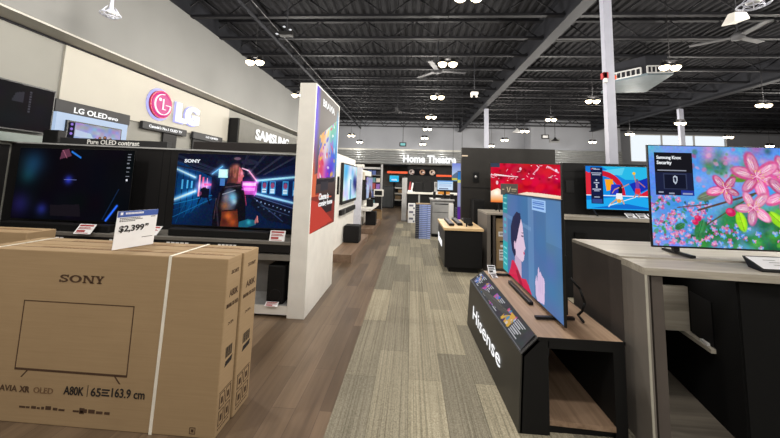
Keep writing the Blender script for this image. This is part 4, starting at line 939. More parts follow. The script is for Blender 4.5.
# ================================================================== TELEVISION CARTONS, FRONT LEFT
HB = 1.0
def carton(label, x0, x1, y0, y1, front=False):
    t = thing('television_carton', label, 'carton', ((x0 + x1) / 2, (y0 + y1) / 2, 0), 'big flat television cartons')
    MB().box(x0, x1, y0, y1, 0, HB).build('body', CARD, t, bevel=.006)
    MB().box(x0 + .02, x1 - .004, (y0 + y1) / 2 - .0012, (y0 + y1) / 2 + .0012, HB, HB + .0012).build('lid_seam', INK, t)
    for k, (a, b) in enumerate(((.2, .5), (.56, .66), (.70, .95))):
        tp = MB()
        for j in range(9):
            w = (b - a) / 9; xa = x0 + (x1 - x0) * (a + j * w); tp.box(xa, xa + (x1 - x0) * w * .8, y0 + (y1 - y0) * .55, y0 + (y1 - y0) * .72, HB, HB + .001)
        tp.build('top_print', plain('faded_brown_ink', (140, 110, 78), .8), t)
    # printing on the narrow end
    e = x1; m = y1 - y0
    serif_text('SONY', (e + .0005, y0 + m * .3, .9), PY, UP, m * .5, .022, .001).build('end_print', INK, t)
    p = text('A80K', (e + .0005, y0 + m * .25, .765), PY, UP, m * .6, .042, .01, .001); p.add(text('BRAVIA XR OLED', (e + .0005, y0 + m * .12, .705), PY, UP, m * .8, .024, .02, .001)); p.add(text('XR', (e + .0005, y0 + m * .3, .6), PY, UP, m * .4, .016, 0, .001)); p.build('end_print', INK, t)
    b = MB(); 
    for k in range(9): b.box(e, e + .001, y0 + m * (.3 + .05 * k), y0 + m * (.3 + .05 * k + (.03 if k % 3 else .018)), .41, .47)
    b.prism([(e, y0 + m * .3, .36), (e, y0 + m * .75, .37), (e, y0 + m * .8, .4), (e, y0 + m * .35, .39)], (.001, 0, 0)); b.build('barcode', INKB, t)
    b = MB()
    for za, zb in ((.05, .13), (.145, .225)):
        b.add(MB().ring((e, y0 + m * .5, (za + zb) / 2), .001, .0004, 4, (1, 0, 0)))
        for ya, yb in ((.14, .46), (.54, .86)):
            for q in ((ya, yb, za, za + .004), (ya, yb, zb - .004, zb), (ya, ya + .03, za, zb), (yb - .03, yb, za, zb), (ya + .1, yb - .1, za + .02, zb - .025)):
                b.box(e, e + .001, y0 + m * q[0], y0 + m * q[1], q[2], q[3])
    for k in range(8): b.box(e, e + .001, y0 + m * (.14 + .09 * k), y0 + m * (.14 + .09 * k + .05), .03, .038)
    b.box(e, e + .001, y0 + m * .1, y0 + m * .9, .232, .236); b.build('handling_symbols', INK, t)
    for xs in (-1.453, -2.63):
        if x0 < xs < x1:
            s = MB().box(xs - .009, xs + .009, y0, y1, HB + .001, HB + .0035)
            if front: s.prism([(xs - .009, y0 - .003, HB + .0035), (xs + .009, y0 - .003, HB + .0035), (xs - .012, y0 - .003, .0), (xs - .03, y0 - .003, .0)], (0, .003, 0))
            s.build('strap', STRAP, t)
    return t
bx = carton('front brown television carton with printed screen outline on its face', -2.75, -1.088, 1.955, 2.118, True)
yf = 1.9535
serif_text('SONY', (-2.158, yf, .818), PX, UP, .292, .044, .0015).build('brand_print', INK, bx)
ol = MB(); x0, x1, z0, z1 = -2.375, -1.652, .301, .699
ol.box(x0, x1, yf, 1.955, z1 - .005, z1).box(x0, x0 + .005, yf, 1.955, z0, z1).box(x1 - .005, x1, yf, 1.955, z0, z1).box(x0, x1, yf, 1.955, z0 - .006, z0 + .006)
for s, xa in ((1, x0 + .08), (-1, x1 - .08)): ol.prism([(xa, yf, z0 - .006), (xa + .009, yf, z0 - .006), (xa + .009 - s * .035, yf, z0 - .045), (xa - s * .035, yf, z0 - .045)], (0, .0015, 0))
ol.build('screen_outline', INK, bx)
p = text('BRAVIA', (-2.51, yf, .172), PX, UP, .17, .034, .0, .0015).add(text('XR', (-2.324, yf, .172), PX, UP, .066, .034, .025, .0015))
p.build('model_print', INK, bx)
text('OLED', (-2.232, yf, .174), PX, UP, .125, .032, .0, .0015).build('model_print', plain('pale_brown_ink', (112, 84, 58), .8), bx)
text('A80K', (-2.038, yf, .177), PX, UP, .127, .048, .01, .0015).build('model_print', INKB, bx); text('65', (-1.866, yf, .179), PX, UP, .063, .048, .01, .0015).build('model_print', INKB, bx); text('163.9 cm', (-1.735, yf, .183), PX, UP, .205, .05, .01, .0015).build('model_print', INKB, bx)
p = MB()
p.box(-1.89, -1.887, yf, 1.955, .174, .237)
for k in range(3): p.box(-1.798, -1.75 - .01 * (k % 2), yf, 1.955, .184 + .015 * k, .192 + .015 * k)
p.build('model_print', INKB, bx)
p = MB(); R = random.Random(2); xa = -2.31
while xa < -1.73:
    w = R.uniform(.012, .04); hh = R.choice([.01, .014, .02]); 
    if not (-2.02 < xa < -1.99): p.box(xa, min(xa + w, -1.73), yf, 1.955, .085, .085 + hh)
    xa += w + R.uniform(.004, .014)
p.box(-1.925, -1.895, yf, 1.955, .078, .11); p.build('small_print', INK, bx)
p = MB()
for (a, b, c, d) in ((-1.24, -1.205, .02, .023), (-1.24, -1.205, .052, .055), (-1.24, -1.237, .02, .055), (-1.208, -1.205, .02, .055), (-1.23, -1.215, .03, .045)): p.box(a, b, yf, 1.955, c, d)
p.build('corner_mark', INK, bx)
bx2 = carton('second brown television carton standing directly behind the front one', -2.75, -1.078, 2.126, 2.33)
bx3 = carton('brown television carton at the far left edge behind the pair', -4.4, -3.05, 2.46, 2.68)
# price sign standing on the front carton
a = math.atan2(.22, .075)
t = thing('price_sign', 'white price sign with blue top band on the front carton', 'price sign', (-1.9, 2.02, HB + .004), None, True, a)
w, h = .25, .245
MB().hexa([(0, 0, 0), (w, 0, 0), (w, .005, 0), (0, .005, 0), (.0, -.02, h), (w, -.02, h), (w, -.015, h), (.0, -.015, h)]).build('card', PAPER, t)
def q(u0, u1, v0, v1):
    f = lambda u, v: (u * w, -.02 * v - .001, h * v)
    return MB().face(f(u0, v0), f(u1, v0), f(u1, v1), f(u0, v1))
q(0, 1, .84, 1).build('top_band', BLUEINK, t)
wp = MB()
for k in range(13): wp.add(q(.18 + .034 * k, .18 + .034 * k + .025, .91, .96))
wp.add(q(.06, .12, .9, .97)); wp.v = [(x, y - .0008, z) for x, y, z in wp.v]; wp.build('band_lettering', PAPER, t)
pr = MB()
for v, n, u1 in ((.8, 10, .56), (.76, 12, .62), (.72, 7, .44)):
    for k in range(n): 
        ww = (u1 - .06) / n; pr.add(q(.06 + k * ww, .06 + (k + .78) * ww, v, v + .022))
pr.add(q(.82, .94, .8, .82)).add(q(.66, .94, .24, .255)); pr.build('small_print', INKB, t)
up = V3((0, -.02, h)).normalized()
text('$2,399', (.02, -.02 * .42 - .0012, h * .42), PX, up, .15, .048, .025, .002).build('price_print', INKB, t)
text('99', (.176, -.02 * .55 - .0012, h * .55), PX, up, .022, .018, .02, .002).build('price_print', INKB, t)
MB().prism([(.1, .005, 0), (.235, .005, 0), (.235, .008, .05), (.1, .008, .03)], (0, .05, 0)).build('holder', CARD, t)
# ================================================================== RIGHT FRONT: low stand with the blue portrait television
WEDGE = plain('dark_fascia', (52, 51, 48), .4)
t = thing('television_stand', 'low black television stand with brown wood top and slanted info strip', 'television stand', (1.0, 2.9, 0))
y0, y1 = 2.185, 3.7
xAf, xBf = .628, .66
xA, xB, xC = .68, .702, .805                    # foot, fold and top of the front side
MB().prism([(xA, y0, .0), (xAf, y1, .0), (xBf, y1, .456), (xB, y0, .456)], (.02, 0, 0)).build('front_panel', WEDGE, t)
MB().prism([(xB, y0, .456), (xBf, y1, .456), (xC, y1, .56), (xC, y0, .56)], (.02, 0, -.012)).build('slanted_panel', BLACK2, t)
ip = pic_mesh('info_strip', pic_info(), (xBf + .003, y1 - .02, .4625), (xB - xBf, -(y1 - y0 - .05), 0), (xC - xBf - .012, 0, .0985), INFO, t, None, (-(xB - xBf), 0, 0))
MB().hexa([(xA + .01, y0, .0), (.866, y0, .0), (.866, y0 + .02, 0), (xA + .01, y0 + .02, 0), (xB + .008, y0, .456), (.866, y0, .456), (.866, y0 + .02, .456), (xB + .008, y0 + .02, .456)]).hexa([(xB + .008, y0, .456), (.872, y0, .456), (.872, y0 + .02, .456), (xB + .008, y0 + .02, .456), (xC, y0, .55), (.872, y0, .55), (.872, y0 + .02, .55), (xC, y0 + .02, .55)]).build('end_panel', BLACK, t)
MB().box(.848, .866, y0 + .02, y1, .03, .54).build('inner_panel', BLACK, t)
MB().box(xC, 1.315, y0, y1, .548, .562).build('wood_top', WOOD_TOP, t); MB().box(xC, 1.318, y0 - .004, y0, .545, .564).box(1.315, 1.322, y0 - .004, y1, .545, .564).box(.866, 1.318, y0, y1, .5, .546).build('top_edge', BLACK, t)
MB().slab([(.866, y0 + .02), (1.25, y0 - .0), (1.25, y1 - .03), (.866, y1 - .03)], .05, .08).build('lower_shelf', WOOD_TOP, t); MB().box(.866, 1.25, y0 + .03, y1, .0, .05).build('plinth', BLACK, t)
MB().box(1.25, 1.318, y0, y1, .0, .5).build('side_panel', BLACK, t); MB().box(.866, 1.25, y1 - .02, y1, .13, .5).build('back_panel', BLACK, t)
sl = V3((xB - xA, 0, .456)).normalized()
text('Hisense', (xAf + (xA - xAf) * .17 + (xB - xA) * .38 - .004, 3.44, .165), (xA - xAf, -(y1 - y0), 0), tuple(sl), .88, .12, .0, .002).build('lettering', LIT, t)
zt = .564
tv = television('television on low stand showing a dark haired woman in red in profile', (1.012, 2.995, zt), -PI / 2, 1.4, .805, .032, pic_portrait(), 'bar', feet_x=.38)
t = thing('award_card', 'small black award card propped on the corner of the portrait television', 'sign', (1.05, 3.6, zt + .86))
MB().box(.965, 1.145, 3.6, 3.606, 1.385, 1.503).build('card', plain('award_grey', (92, 86, 82), .5), t); 
MB().box(1.036, 1.05, 3.606, 3.62, 1.405, 1.43).build('clip', BLACK, t)
m = MB().prism([(1.025, 3.598, 1.47), (1.035, 3.598, 1.47), (1.048, 3.598, 1.415), (1.04, 3.598, 1.415)], (0, .002, 0)).prism([(1.07, 3.598, 1.47), (1.06, 3.598, 1.47), (1.045, 3.598, 1.415), (1.052, 3.598, 1.415)], (0, .002, 0))
for k in range(5): m.box(1.078 + k * .011, 1.086 + k * .011, 3.598, 3.6, 1.438, 1.453)
m.box(.98, 1.0, 3.598, 3.6, 1.438, 1.448).box(1.078, 1.125, 3.598, 3.6, 1.424, 1.428); m.build('award_print', plain('pale_gold', (214, 196, 160), .5), t)
price_card(.868, 3.57, zt, .08, .07, 'tilted white price card at the far end of the low black stand', lean=.07, col=INKB)
price_card(.86, 3.42, zt, .06, .03, 'small curled white tag lying near the tilted card on the low stand', rz=.3, lean=.05, col=INKB)
m = MB().path([(1.165, 2.52, .84), (1.2, 2.46, .78), (1.215, 2.43, .7), (1.2, 2.44, .64), (1.19, 2.48, .6), (1.2, 2.42, .575)], .008)
tag(m.build('power_cord', BLACK), 'black cord hanging behind the portrait television', 'cord')
m = thing('soundbar', 'slim black soundbar beneath the portrait television', 'soundbar', (.96, 2.95, zt))
MB().box(.94, .975, 2.72, 3.28, zt, zt + .028).build('cabinet', BLACK2, m, bevel=.006); MB().box(.937, .94, 2.74, 3.26, zt + .005, zt + .024).build('grille', BLACK, m)

# ================================================================== RIGHT FRONT: tall grey display cabinet
ZC = 1.045
t = thing('display_cabinet', 'tall grey display cabinet with open dark recess at right front', 'display cabinet', (2.2, 2.4, 0))
XE = 3.3
MB().slab([(1.385, 2.3), (XE, 2.3), (XE, 2.95), (1.385, 2.95)], ZC - .02, ZC + .006).build('top', WOOD_GREY, t)
MB().slab([(1.362, 2.045), (1.388, 2.25), (1.388, 2.298), (XE, 2.298), (XE, 1.96), (2.02, 1.985)], ZC - .045, ZC - .004).build('top', WOOD_GREY, t)
MB().box(1.385, 1.41, 2.3, 2.95, 0, ZC - .02).build('side_panel', LAM_DARK, t)
MB().slab([(1.364, 2.05), (1.388, 2.25), (1.388, 2.298), (1.415, 2.298), (1.415, 2.25), (1.39, 2.05)], 0.0, ZC - .045).build('flared_panel', LAM_GREY, t)
MB().box(1.377, 1.407, 2.075, 2.09, 0, ZC - .046).build('gap_shade_filler', BLACK, t); MB().slab([(1.364, 2.044), (1.375, 2.044), (1.375, 2.05), (1.364, 2.05)], 0, ZC - .045).build('panel_edge', plain('pale_edge', (176, 172, 160), .5), t)  # black filler slab imitates the shade in the gap beside the post
MB().box(1.408, 1.47, 2.06, 2.09, 0, ZC - .045).build('post', plain('taupe_laminate', (84, 77, 73), .5, var=.03), t)
bw = lambda y: 2.008 - .2213 * (2.753 - y)
MB().slab([(bw(2.04), 2.04), (bw(2.84), 2.84), (bw(2.84) + .03, 2.84), (bw(2.04) + .03, 2.04)], 0, ZC - .045).build('black_partition', plain('velvet_black', (3, 3, 4), .9), t)
MB().box(1.41, XE, 2.86, 2.93, 0, ZC - .02).build('back_panel', BLACK, t)
MB().box(1.6, bw(2.5) - .004, 2.5, 2.53, .526, .82).build('lit_back', WOOD_GREY, t)
led = [(bw(2.6), 2.6), (bw(2.25), 2.25), (bw(2.25) - .03, 2.25), (bw(2.6) - .05, 2.6)]
MB().slab(led, .5, .525).build('ledge', plain('pale_ledge', (176, 170, 158), .5), t)
MB().slab([(bw(2.48) - .006, 2.48), (bw(2.26) - .006, 2.26), (bw(2.26) - .001, 2.26), (bw(2.48) - .001, 2.48)], .526, .8).build('partition_light_patch', plain('light_patch_grey', (20, 20, 23), .6), t)  # greyer sheet imitates light falling on the black partition above the ledge
MB().slab([(1.42, 2.06), (bw(2.06), 2.06), (bw(2.86), 2.86), (1.42, 2.86)], .06, .1).build('bottom_board', wood_grain('dark_grey_board', (84, 78, 70), (110, 103, 93), (130, 122, 110), 'X', .6), t)
MB().box(bw(2.05) + .005, XE, 2.03, 2.05, 0, ZC - .045).build('front_panel', MATS['velvet_black'], t)
tag(MB().slab([(bw(2.29) - .028, 2.29), (bw(2.36) - .028, 2.36), (bw(2.36) - .008, 2.36), (bw(2.29) - .008, 2.29)], .526, .54).build('paper_scrap', PAPER), 'crumpled white scrap on the small ledge in the recess', 'scrap')

zs = ZC + .007
tv = television('large television showing pink blossom close up on the tall grey cabinet', (1.682 + .615, 2.42, zs), 0, 1.235, .693, .058, pic_blossom(), 'bar', feet_x=.37)
cx0, cz0 = -.6175, .058
text('Samsung Knox', (cx0 + .05, -.004, cz0 + .693 * .855), PX, UP, .165, .03, .025, .001).build('caption', CAPT, tv); text('Security', (cx0 + .05, -.004, cz0 + .693 * .80), PX, UP, .1, .032, .025, .001).build('caption', CAPT, tv)
t = thing('price_stand', 'black framed price stand lying back on the tall grey cabinet', 'price card', (2.1, 2.12, ZC - .008))
za = ZC - .003
MB().hexa([(2.015, 2.06, za), (2.36, 2.06, za), (2.36, 2.18, za), (2.055, 2.18, za), (2.015, 2.06, za + .01), (2.36, 2.06, za + .01), (2.44, 2.28, za + .05), (2.115, 2.28, za + .05)]).build('frame', BLACK, t, bevel=.003)
MB().face((2.045, 2.08, za + .0145), (2.34, 2.08, za + .0145), (2.4, 2.262, za + .0478), (2.120, 2.262, za + .0478)).build('price_sheet', PAPER, t)
m = MB()
for k, (a, b, v) in enumerate(((2.06, 2.16, .7), (2.06, 2.25, .5), (2.05, 2.2, .3))): m.face((a + .11, 2.08 + .18 * v, za + .0155 + .033 * v), (b + .08, 2.08 + .18 * v, za + .0155 + .033 * v), (b + .08, 2.088 + .18 * v, za + .017 + .033 * v), (a + .11, 2.088 + .18 * v, za + .017 + .033 * v))
m.build('print', GREY, t)

# ================================================================== RIGHT MIDDLE: cabinet with the sports television
t = thing('display_cabinet', 'black fronted cabinet with grey top under the sports television', 'display cabinet', (2.9, 4.95, 0))
MB().box(2.12, 4.2, 4.68, 5.05, 1.04, 1.085).build('top', WOOD_GREY, t); MB().box(2.13, 4.2, 4.72, 5.05, 0, 1.04).build('front_panel', BLACK, t); MB().box(2.25, 2.4, 4.70, 4.72, .8, .87).build('outlet_box', GLOSS, t)
t = thing('display_back_wall', 'black display wall directly behind the sports television', 'display wall', (3.0, 5.1, 0))
MB().box(2.26, 4.3, 5.055, 5.12, 0, 1.845).build('wall_panel', BLACK, t, bevel=.004); MB().box(2.3, 2.42, 5.04, 5.055, 1.4, 1.58).build('mount_plate', GLOSS, t); MB().box(2.26, 4.3, 5.05, 5.055, 1.72, 1.73).build('panel_seam', BLACK2, t)
tv = television('television showing two animated ball players on a blue court', (2.515 + .55, 4.9, 1.086), 0, 1.09, .612, .098, pic_sport(), 'v', feet_x=.42, group='televisions switched on')
text('TCL', (-.46, -.004, .67), PX, UP, .06, .012, .02, .001).build('caption', CAPT, tv)
for i, (x, l) in enumerate(((3.02, 'first'), (3.17, 'second'), (3.32, 'third'))):
    price_card(x, 4.70, 1.086, .12, .06, f'small white price card, {l} from the left below the sports television', lean=.09, col=INKB)

# cabinet with the red television
t = thing('display_cabinet', 'grey open cabinet holding a tall carton under the red television', 'display cabinet', (2.0, 6.1, 0))
MB().box(1.3, 2.9, 5.72, 6.5, .97, 1.0).build('top', WOOD_GREY, t); MB().box(1.3, 1.36, 5.72, 6.5, 0, .97).build('side_panel', LAM_GREY, t); MB().box(1.41, 1.45, 5.76, 5.8, 0, .97).build('post', LAM_DARK, t)
MB().box(1.36, 2.9, 6.4, 6.5, .0, .97).build('back_panel', BLACK, t); MB().box(2.84, 2.9, 5.72, 6.4, .0, .97).build('side_panel', LAM_GREY, t); MB().box(1.36, 2.84, 5.78, 6.4, .03, .06).build('bottom_board', LAM_DARK, t)
tv = television('television filled with glossy red fruit close up', (2.09, 6.1, 1.001), 0, 1.27, .71, .165, pic_fruit(), 'v', feet_x=.4)
t = thing('carton', 'tall brown carton with white labels inside the grey cabinet', 'carton', (1.7, 5.95, .06))
MB().box(1.48, 2.0, 5.84, 6.1, .061, .9).build('body', CARD, t, bevel=.004)
for za, zb, xa in ((.6, .68, 1.52), (.42, .46, 1.55), (.2, .38, 1.53)): MB().box(xa, xa + .1, 5.838, 5.84, za, zb).build('label_sheet', PAPER, t)
m = MB()
for z in (.625, .65, .25, .29, .34): m.box(1.54, 1.6, 5.8365, 5.838, z, z + .012)
m.box(1.54, 1.62, 5.8385, 5.84, .5, .525).box(1.54, 1.62, 5.8385, 5.84, .75, .76); m.build('label_print', INKB, t)
t = thing('display_back_wall', 'tall black display wall behind the red television', 'display wall', (2.0, 7.0, 0))
DW = plain('display_wall_black', (40, 38, 36), .5)
MB().box(1.06, 3.0, 7.0, 7.12, 0, 2.25).build('wall_panel', DW, t, bevel=.006); MB().box(1.06, 3.0, 6.992, 7.0, 1.4, 1.412).build('panel_seam', BLACK, t)
mp = MB().box(1.3, 1.42, 6.985, 7.0, 1.52, 1.74).build('mount_plate', GLOSS, t); MB().lathe([(.0, .012), (.02, .01), (.03, 0)], (1.36, 6.984, 1.63), 10, (0, -1, 0)).build('mount_knob', CHROME, mp)
MB().box(1.07, 1.19, 6.988, 7.0, 2.06, 2.085).build('lit_label', glow('warm_label', (255, 226, 190), .9), t)
t = thing('speaker', 'black speaker cabinet beside the red television', 'speaker', (1.3, 6.75, 0))
MB().box(1.24, 1.46, 6.6, 6.95, 0.0, 1.17).build('cabinet', BLACK2, t, bevel=.006); MB().box(1.26, 1.44, 6.592, 6.6, .75, 1.14).build('grille', BLACK, t)
# ================================================================== DEMO TABLE
t = thing('demo_table', 'black demo table with pale wood top and lit side lettering', 'demo table', (.9, 6.4, 0))
MB().hexa([(.595, 5.66, .09), (1.2, 5.66, .09), (1.2, 6.9, .09), (.595, 6.9, .09), (.585, 5.64, .70), (1.21, 5.64, .70), (1.21, 6.93, .70), (.585, 6.93, .70)]).build('body', BLACK, t)
MB().box(.66, 1.15, 5.72, 6.85, 0, .09).build('plinth', BLACK, t)
MB().box(.565, 1.225, 5.61, 6.95, .70, .74).build('wood_top', WOOD_PALE, t, bevel=.003)
MB().box(.583, .588, 5.66, 6.9, .095, .70).build('front_panel', WEDGE, t)
text('Bose', (.5825, 6.85, .33), NY, UP, .75, .17, .03, .006).build('lettering', LIT, t)
for i, (xa, xb, ya, yb, lab) in enumerate(((.68, .77, 5.85, 6.75, 'nearest the aisle'), (.84, .93, 5.95, 6.85, 'in the middle'), (1.03, 1.11, 5.95, 6.85, 'on the right'))):
    s = thing('soundbar', f'slim dark soundbar lying on the pale wood demo table {lab}', 'soundbar', ((xa + xb) / 2, (ya + yb) / 2, .741), 'soundbars on the demo table')
    MB().box(xa, xb, ya, yb, .741, .785).build('cabinet', BLACK2, s, bevel=.008); MB().box(xa + .01, xb - .01, ya + .02, yb - .02, .785, .788).build('grille', plain('grille_grey', (88, 84, 92), .6), s)
t = thing('tablet_stand', 'small black tilted screen stand on the demo table', 'tablet', (.95, 5.78, .741)); MB().bar((.98, 5.85, .742), (.98, 5.9, .85), .02, .01).build('stand', BLACK, t); MB().hexa([(.93, 5.84, .8), (1.08, 5.84, .8), (1.08, 5.85, .8), (.93, 5.85, .8), (.93, 5.92, .88), (1.08, 5.92, .88), (1.08, 5.93, .88), (.93, 5.93, .88)]).build('screen', GLOSS, t)

# stacked blue cartons
def blue_carton(n, x, y, where, first=None):
    z = .002 + n[0] * .0495; lab = f'flat blue carton {n[1]} in the stack {where}'
    if first: return dup(first, (x, y, z), lab, f'blue cartons stacked {where}')
    t = thing('blue_carton', lab, 'carton', (x, y, z), f'blue cartons stacked {where}', True)
    MB().box(-.195, .195, -.15, .15, 0, .048).build('body', NAVY, t, bevel=.003)
    MB().box(-.1, .197, -.153, -.15, .004, .044).build('blue_wrap', BLUEM, t); MB().box(-.1, .1, -.1535, -.153, .026, .044).box(.12, .195, -.1535, -.153, .008, .036).build('pale_stripe', BLUEL, t)
    MB().box(-.19, -.11, -.1525, -.15, .03, .042).build('end_label', GREY, t)
    return t
f0 = None
for k in range(18):
    c = blue_carton((k, (ORD[17 - k] + ' from top') if k < 17 else 'topmost'), .335, 8.95, 'beside the grey kiosk', f0); f0 = f0 or c
tag(MB().box(.15, .52, 8.82, 9.09, .895, .915).build('cardboard_sheet', CARD), 'brown card sheet on top of the blue carton stack', 'card')
f1 = None
for k in range(17):
    c = blue_carton((k, (ORD[16 - k] + ' from top') if k < 16 else 'topmost'), 1.37, 8.75, 'behind the demo table', f0); f1 = f1 or c

# grey kiosk with monitor
t = thing('service_kiosk', 'grey service kiosk cabinet with a dark slot', 'kiosk', (.9, 9.4, 0))
MB().box(.575, 1.17, 9.15, 9.85, .08, .99).build('body', GREY, t, bevel=.006); MB().box(.59, 1.16, 9.17, 9.8, 0, .08).build('plinth', BLACK, t); MB().box(.55, 1.2, 9.1, 9.9, .99, 1.03).build('top', LGREY, t, bevel=.004)
MB().box(.6, 1.15, 9.135, 9.15, .68, .95).build('drawer', LGREY, t); MB().box(.66, 1.1, 9.13, 9.135, .885, .91).build('slot', BLACK, t); MB().box(.6, 1.15, 9.135, 9.15, .1, .66).build('door', LGREY, t)
t = thing('computer_monitor', 'computer monitor with pale blue page on the grey kiosk', 'monitor', (.97, 9.5, 1.03))
MB().box(.735, 1.2, 9.4, 9.43, 1.24, 1.56).build('bezel', GLOSS, t, bevel=.004); pic_mesh('screen', pic_wallshow(2), (.75, 9.398, 1.26), (.435, 0, 0), (0, 0, .285), SCREEN, t); MB().box(.94, 1.0, 9.43, 9.47, 1.05, 1.35).box(.85, 1.09, 9.35, 9.55, 1.031, 1.05).build('stand', BLACK, t)
for x, w, h, lab in ((.66, .07, .2, 'black phone handset block left of the monitor'), (1.15, .09, .14, 'small black card reader right of the monitor')):
    s = thing('card_reader', lab, 'card reader', (x, 9.3, 1.03)); MB().box(x - w / 2, x + w / 2, 9.25, 9.4, 1.031, 1.031 + h).build('body', BLACK, s, bevel=.008); MB().box(x - w / 3, x + w / 3, 9.245, 9.25, 1.05, 1.02 + h).build('keypad', BLACK2, s)
s = thing('paper_roll_holder', 'white upright paper holder on the right of the grey kiosk', 'holder', (1.1, 9.05, 0)); MB().box(1.03, 1.16, 9.0, 9.08, .0, .93).build('body', WHITE, s, bevel=.02); MB().box(1.05, 1.14, 8.995, 9.0, .6, .9).build('sheet', PAPER, s)
s = thing('orange_sign', 'small orange sign card behind the computer monitor', 'sign', (.95, 9.8, 1.03)); MB().box(.8, 1.15, 9.8, 9.82, 1.14, 1.22).build('card', plain('orange_card', (240, 160, 60), .6), s); MB().box(.96, .99, 9.8, 9.82, 1.03, 1.14).build('stem', BLACK, s)
s = thing('orange_sign', 'narrow orange strip sign just above the computer monitor', 'sign', (.98, 10.5, 0)); MB().box(.8, 1.28, 10.5, 10.52, 1.67, 1.73).build('card', ORANGE, s); MB().box(1.0, 1.03, 10.5, 10.52, 0, 1.67).build('pole', BLACK, s)

t = thing('banner', 'tall narrow violet banner beside the black display wall', 'banner', (1.28, 8.2, 0)); pic_mesh('print', pic_wallshow(6), (1.15, 8.2, .05), (.17, 0, 0), (0, 0, 1.72), BACKLIT, t); MB().box(1.145, 1.325, 8.205, 8.235, .03, 1.79).box(1.12, 1.35, 8.12, 8.32, 0, .03).build('frame', LAM_DARK, t)
t = thing('hanging_poster', 'small landscape poster hanging beside the black display wall', 'poster', (1.55, 11.5, 1.5)); pic_mesh('print', pic_wallshow(4), (1.42, 11.5, 1.55), (.37, 0, 0), (0, 0, .62), BACKLIT, t); MB().box(1.42, 1.79, 11.502, 11.52, 1.55, 2.17).build('board', WHITE, t); MB().path([(1.45, 11.51, 2.17), (1.45, 11.51, 5.5)], .006).path([(1.76, 11.51, 2.17), (1.76, 11.51, 5.5)], .006).build('wire', BEAMM, t)

# ================================================================== WHITE COUNTER AND POST
t = thing('sales_counter', 'white topped sales counter with dark front beyond the aisle', 'counter', (.6, 12.4, 0))
MB().box(-.14, 1.9, 12.2, 12.95, 1.03, 1.1).build('counter_top', WHITE, t, bevel=.006); MB().box(-.05, 1.85, 12.35, 12.9, 0, 1.03).build('front_panel', BLACK2, t); MB().box(.28, .34, 12.3, 12.35, 0, 1.03).build('leg', LGREY, t)
t = thing('end_post', 'pale grey slab post at the aisle end of the counter', 'post', (-.24, 12.7, 0)); MB().box(-.34, -.15, 12.4, 12.95, 0, 1.62).build('slab', LGREY, t, bevel=.006); MB().box(-.35, -.14, 12.39, 12.96, 0, .06).build('plinth', GREY, t)
for i, (x, z, lab) in enumerate(((.04, .002, 'white printed box at the bottom before the dark counter'), (.04, .235, 'white printed box in the middle before the dark counter'), (.04, .468, 'white printed box on top before the dark counter'))):
    s = thing('printed_box', lab, 'box', (x, 12.15, z), 'white printed boxes before the counter'); MB().box(x - .13, x + .13, 11.98, 12.19, z, z + .23).build('body', PAPER, s, bevel=.003); MB().box(x - .09, x + .06, 11.977, 11.98, z + .12, z + .19).box(x + .05, x + .11, 11.977, 11.98, z + .03, z + .09).build('print', plain('grey_print', (110, 110, 130), .6), s)
for x, w, h, lab in ((.3, .3, .36, 'black loudspeaker on the white counter, left one'), (.62, .34, .42, 'larger black loudspeaker on the white counter, right one')):
    s = thing('loudspeaker', lab, 'speaker', (x, 12.6, 1.1)); MB().box(x - w / 2, x + w / 2, 12.45, 12.75, 1.101, 1.1 + h).build('cabinet', BLACK, s, bevel=.008); MB().box(x - w / 2 + .03, x + w / 2 - .03, 12.44, 12.45, 1.13, 1.07 + h).build('grille', BLACK2, s)
s = thing('product_stand', 'red and white product stand on the left end of counter', 'product stand', (-.02, 12.5, 1.1)); MB().box(-.12, .06, 12.4, 12.6, 1.101, 1.16).build('base', PAPER, s); MB().hexa([(-.1, 12.45, 1.16), (.0, 12.45, 1.16), (.0, 12.55, 1.16), (-.1, 12.55, 1.16), (-.05, 12.48, 1.48), (-.0, 12.48, 1.48), (-.0, 12.52, 1.48), (-.05, 12.52, 1.48)]).build('panel', REDINK, s); MB().bar((.02, 12.5, 1.16), (.07, 12.5, 1.44), .06, .05).build('side_panel', PAPER, s)
s = thing('white_box', 'plain white upright box on the counter near the kiosk', 'box', (.98, 12.5, 1.1)); MB().box(.88, 1.08, 12.4, 12.6, 1.101, 1.5).build('body', LGREY, s, bevel=.004); MB().box(.9, 1.06, 12.397, 12.4, 1.3, 1.46).build('print', GREY, s)

# ================================================================== DEPARTMENT BEHIND THE FASCIA
struct(MB().box(-.16, 3.3, 17.4, 17.6, 0, 2.4).build('wall_rear_black', plain('rear_black_wall', (26, 25, 25), .6)), 'black partition under the ribbed fascia')
t = thing('picture_strip', 'row of three round photographs on the black partition', 'picture', (.6, 17.36, 1.85)); MB().box(-.15, 1.4, 17.365, 17.398, 1.8, 2.17).build('board', BLACK, t); pic_mesh('print', pic_wallshow(5), (-.13, 17.362, 1.82), (1.42, 0, 0), (0, 0, .33), BACKLIT, t)
t = thing('department_sign', 'large white department lettering on the ribbed fascia', 'sign', (.9, 16.93, 2.45))
text('Home Theatre', (-.45, 16.955, 2.46), PX, UP, 2.74, .4, .045, .05).build('letters', LIT, t)
t = thing('orange_header', 'long orange header sign below the fascia on the left', 'sign', (-.7, 17.2, 1.88)); MB().box(-1.28, -.2, 17.2, 17.26, 1.88, 2.0).build('panel', ORANGE, t, bevel=.004); MB().path([(-1.2, 17.23, 2.0), (-1.2, 17.23, 2.4)], .012).path([(-.2, 17.23, 2.0), (-.2, 17.23, 2.4)], .012).build('hanger', BEAMM, t)
struct(MB().box(-5.0, -.1, 20.6, 20.8, 0, 2.6).build('wall_rear_grey', plain('rear_grey_wall', (112, 110, 108), .7)), 'grey rear wall seen under the fascia')
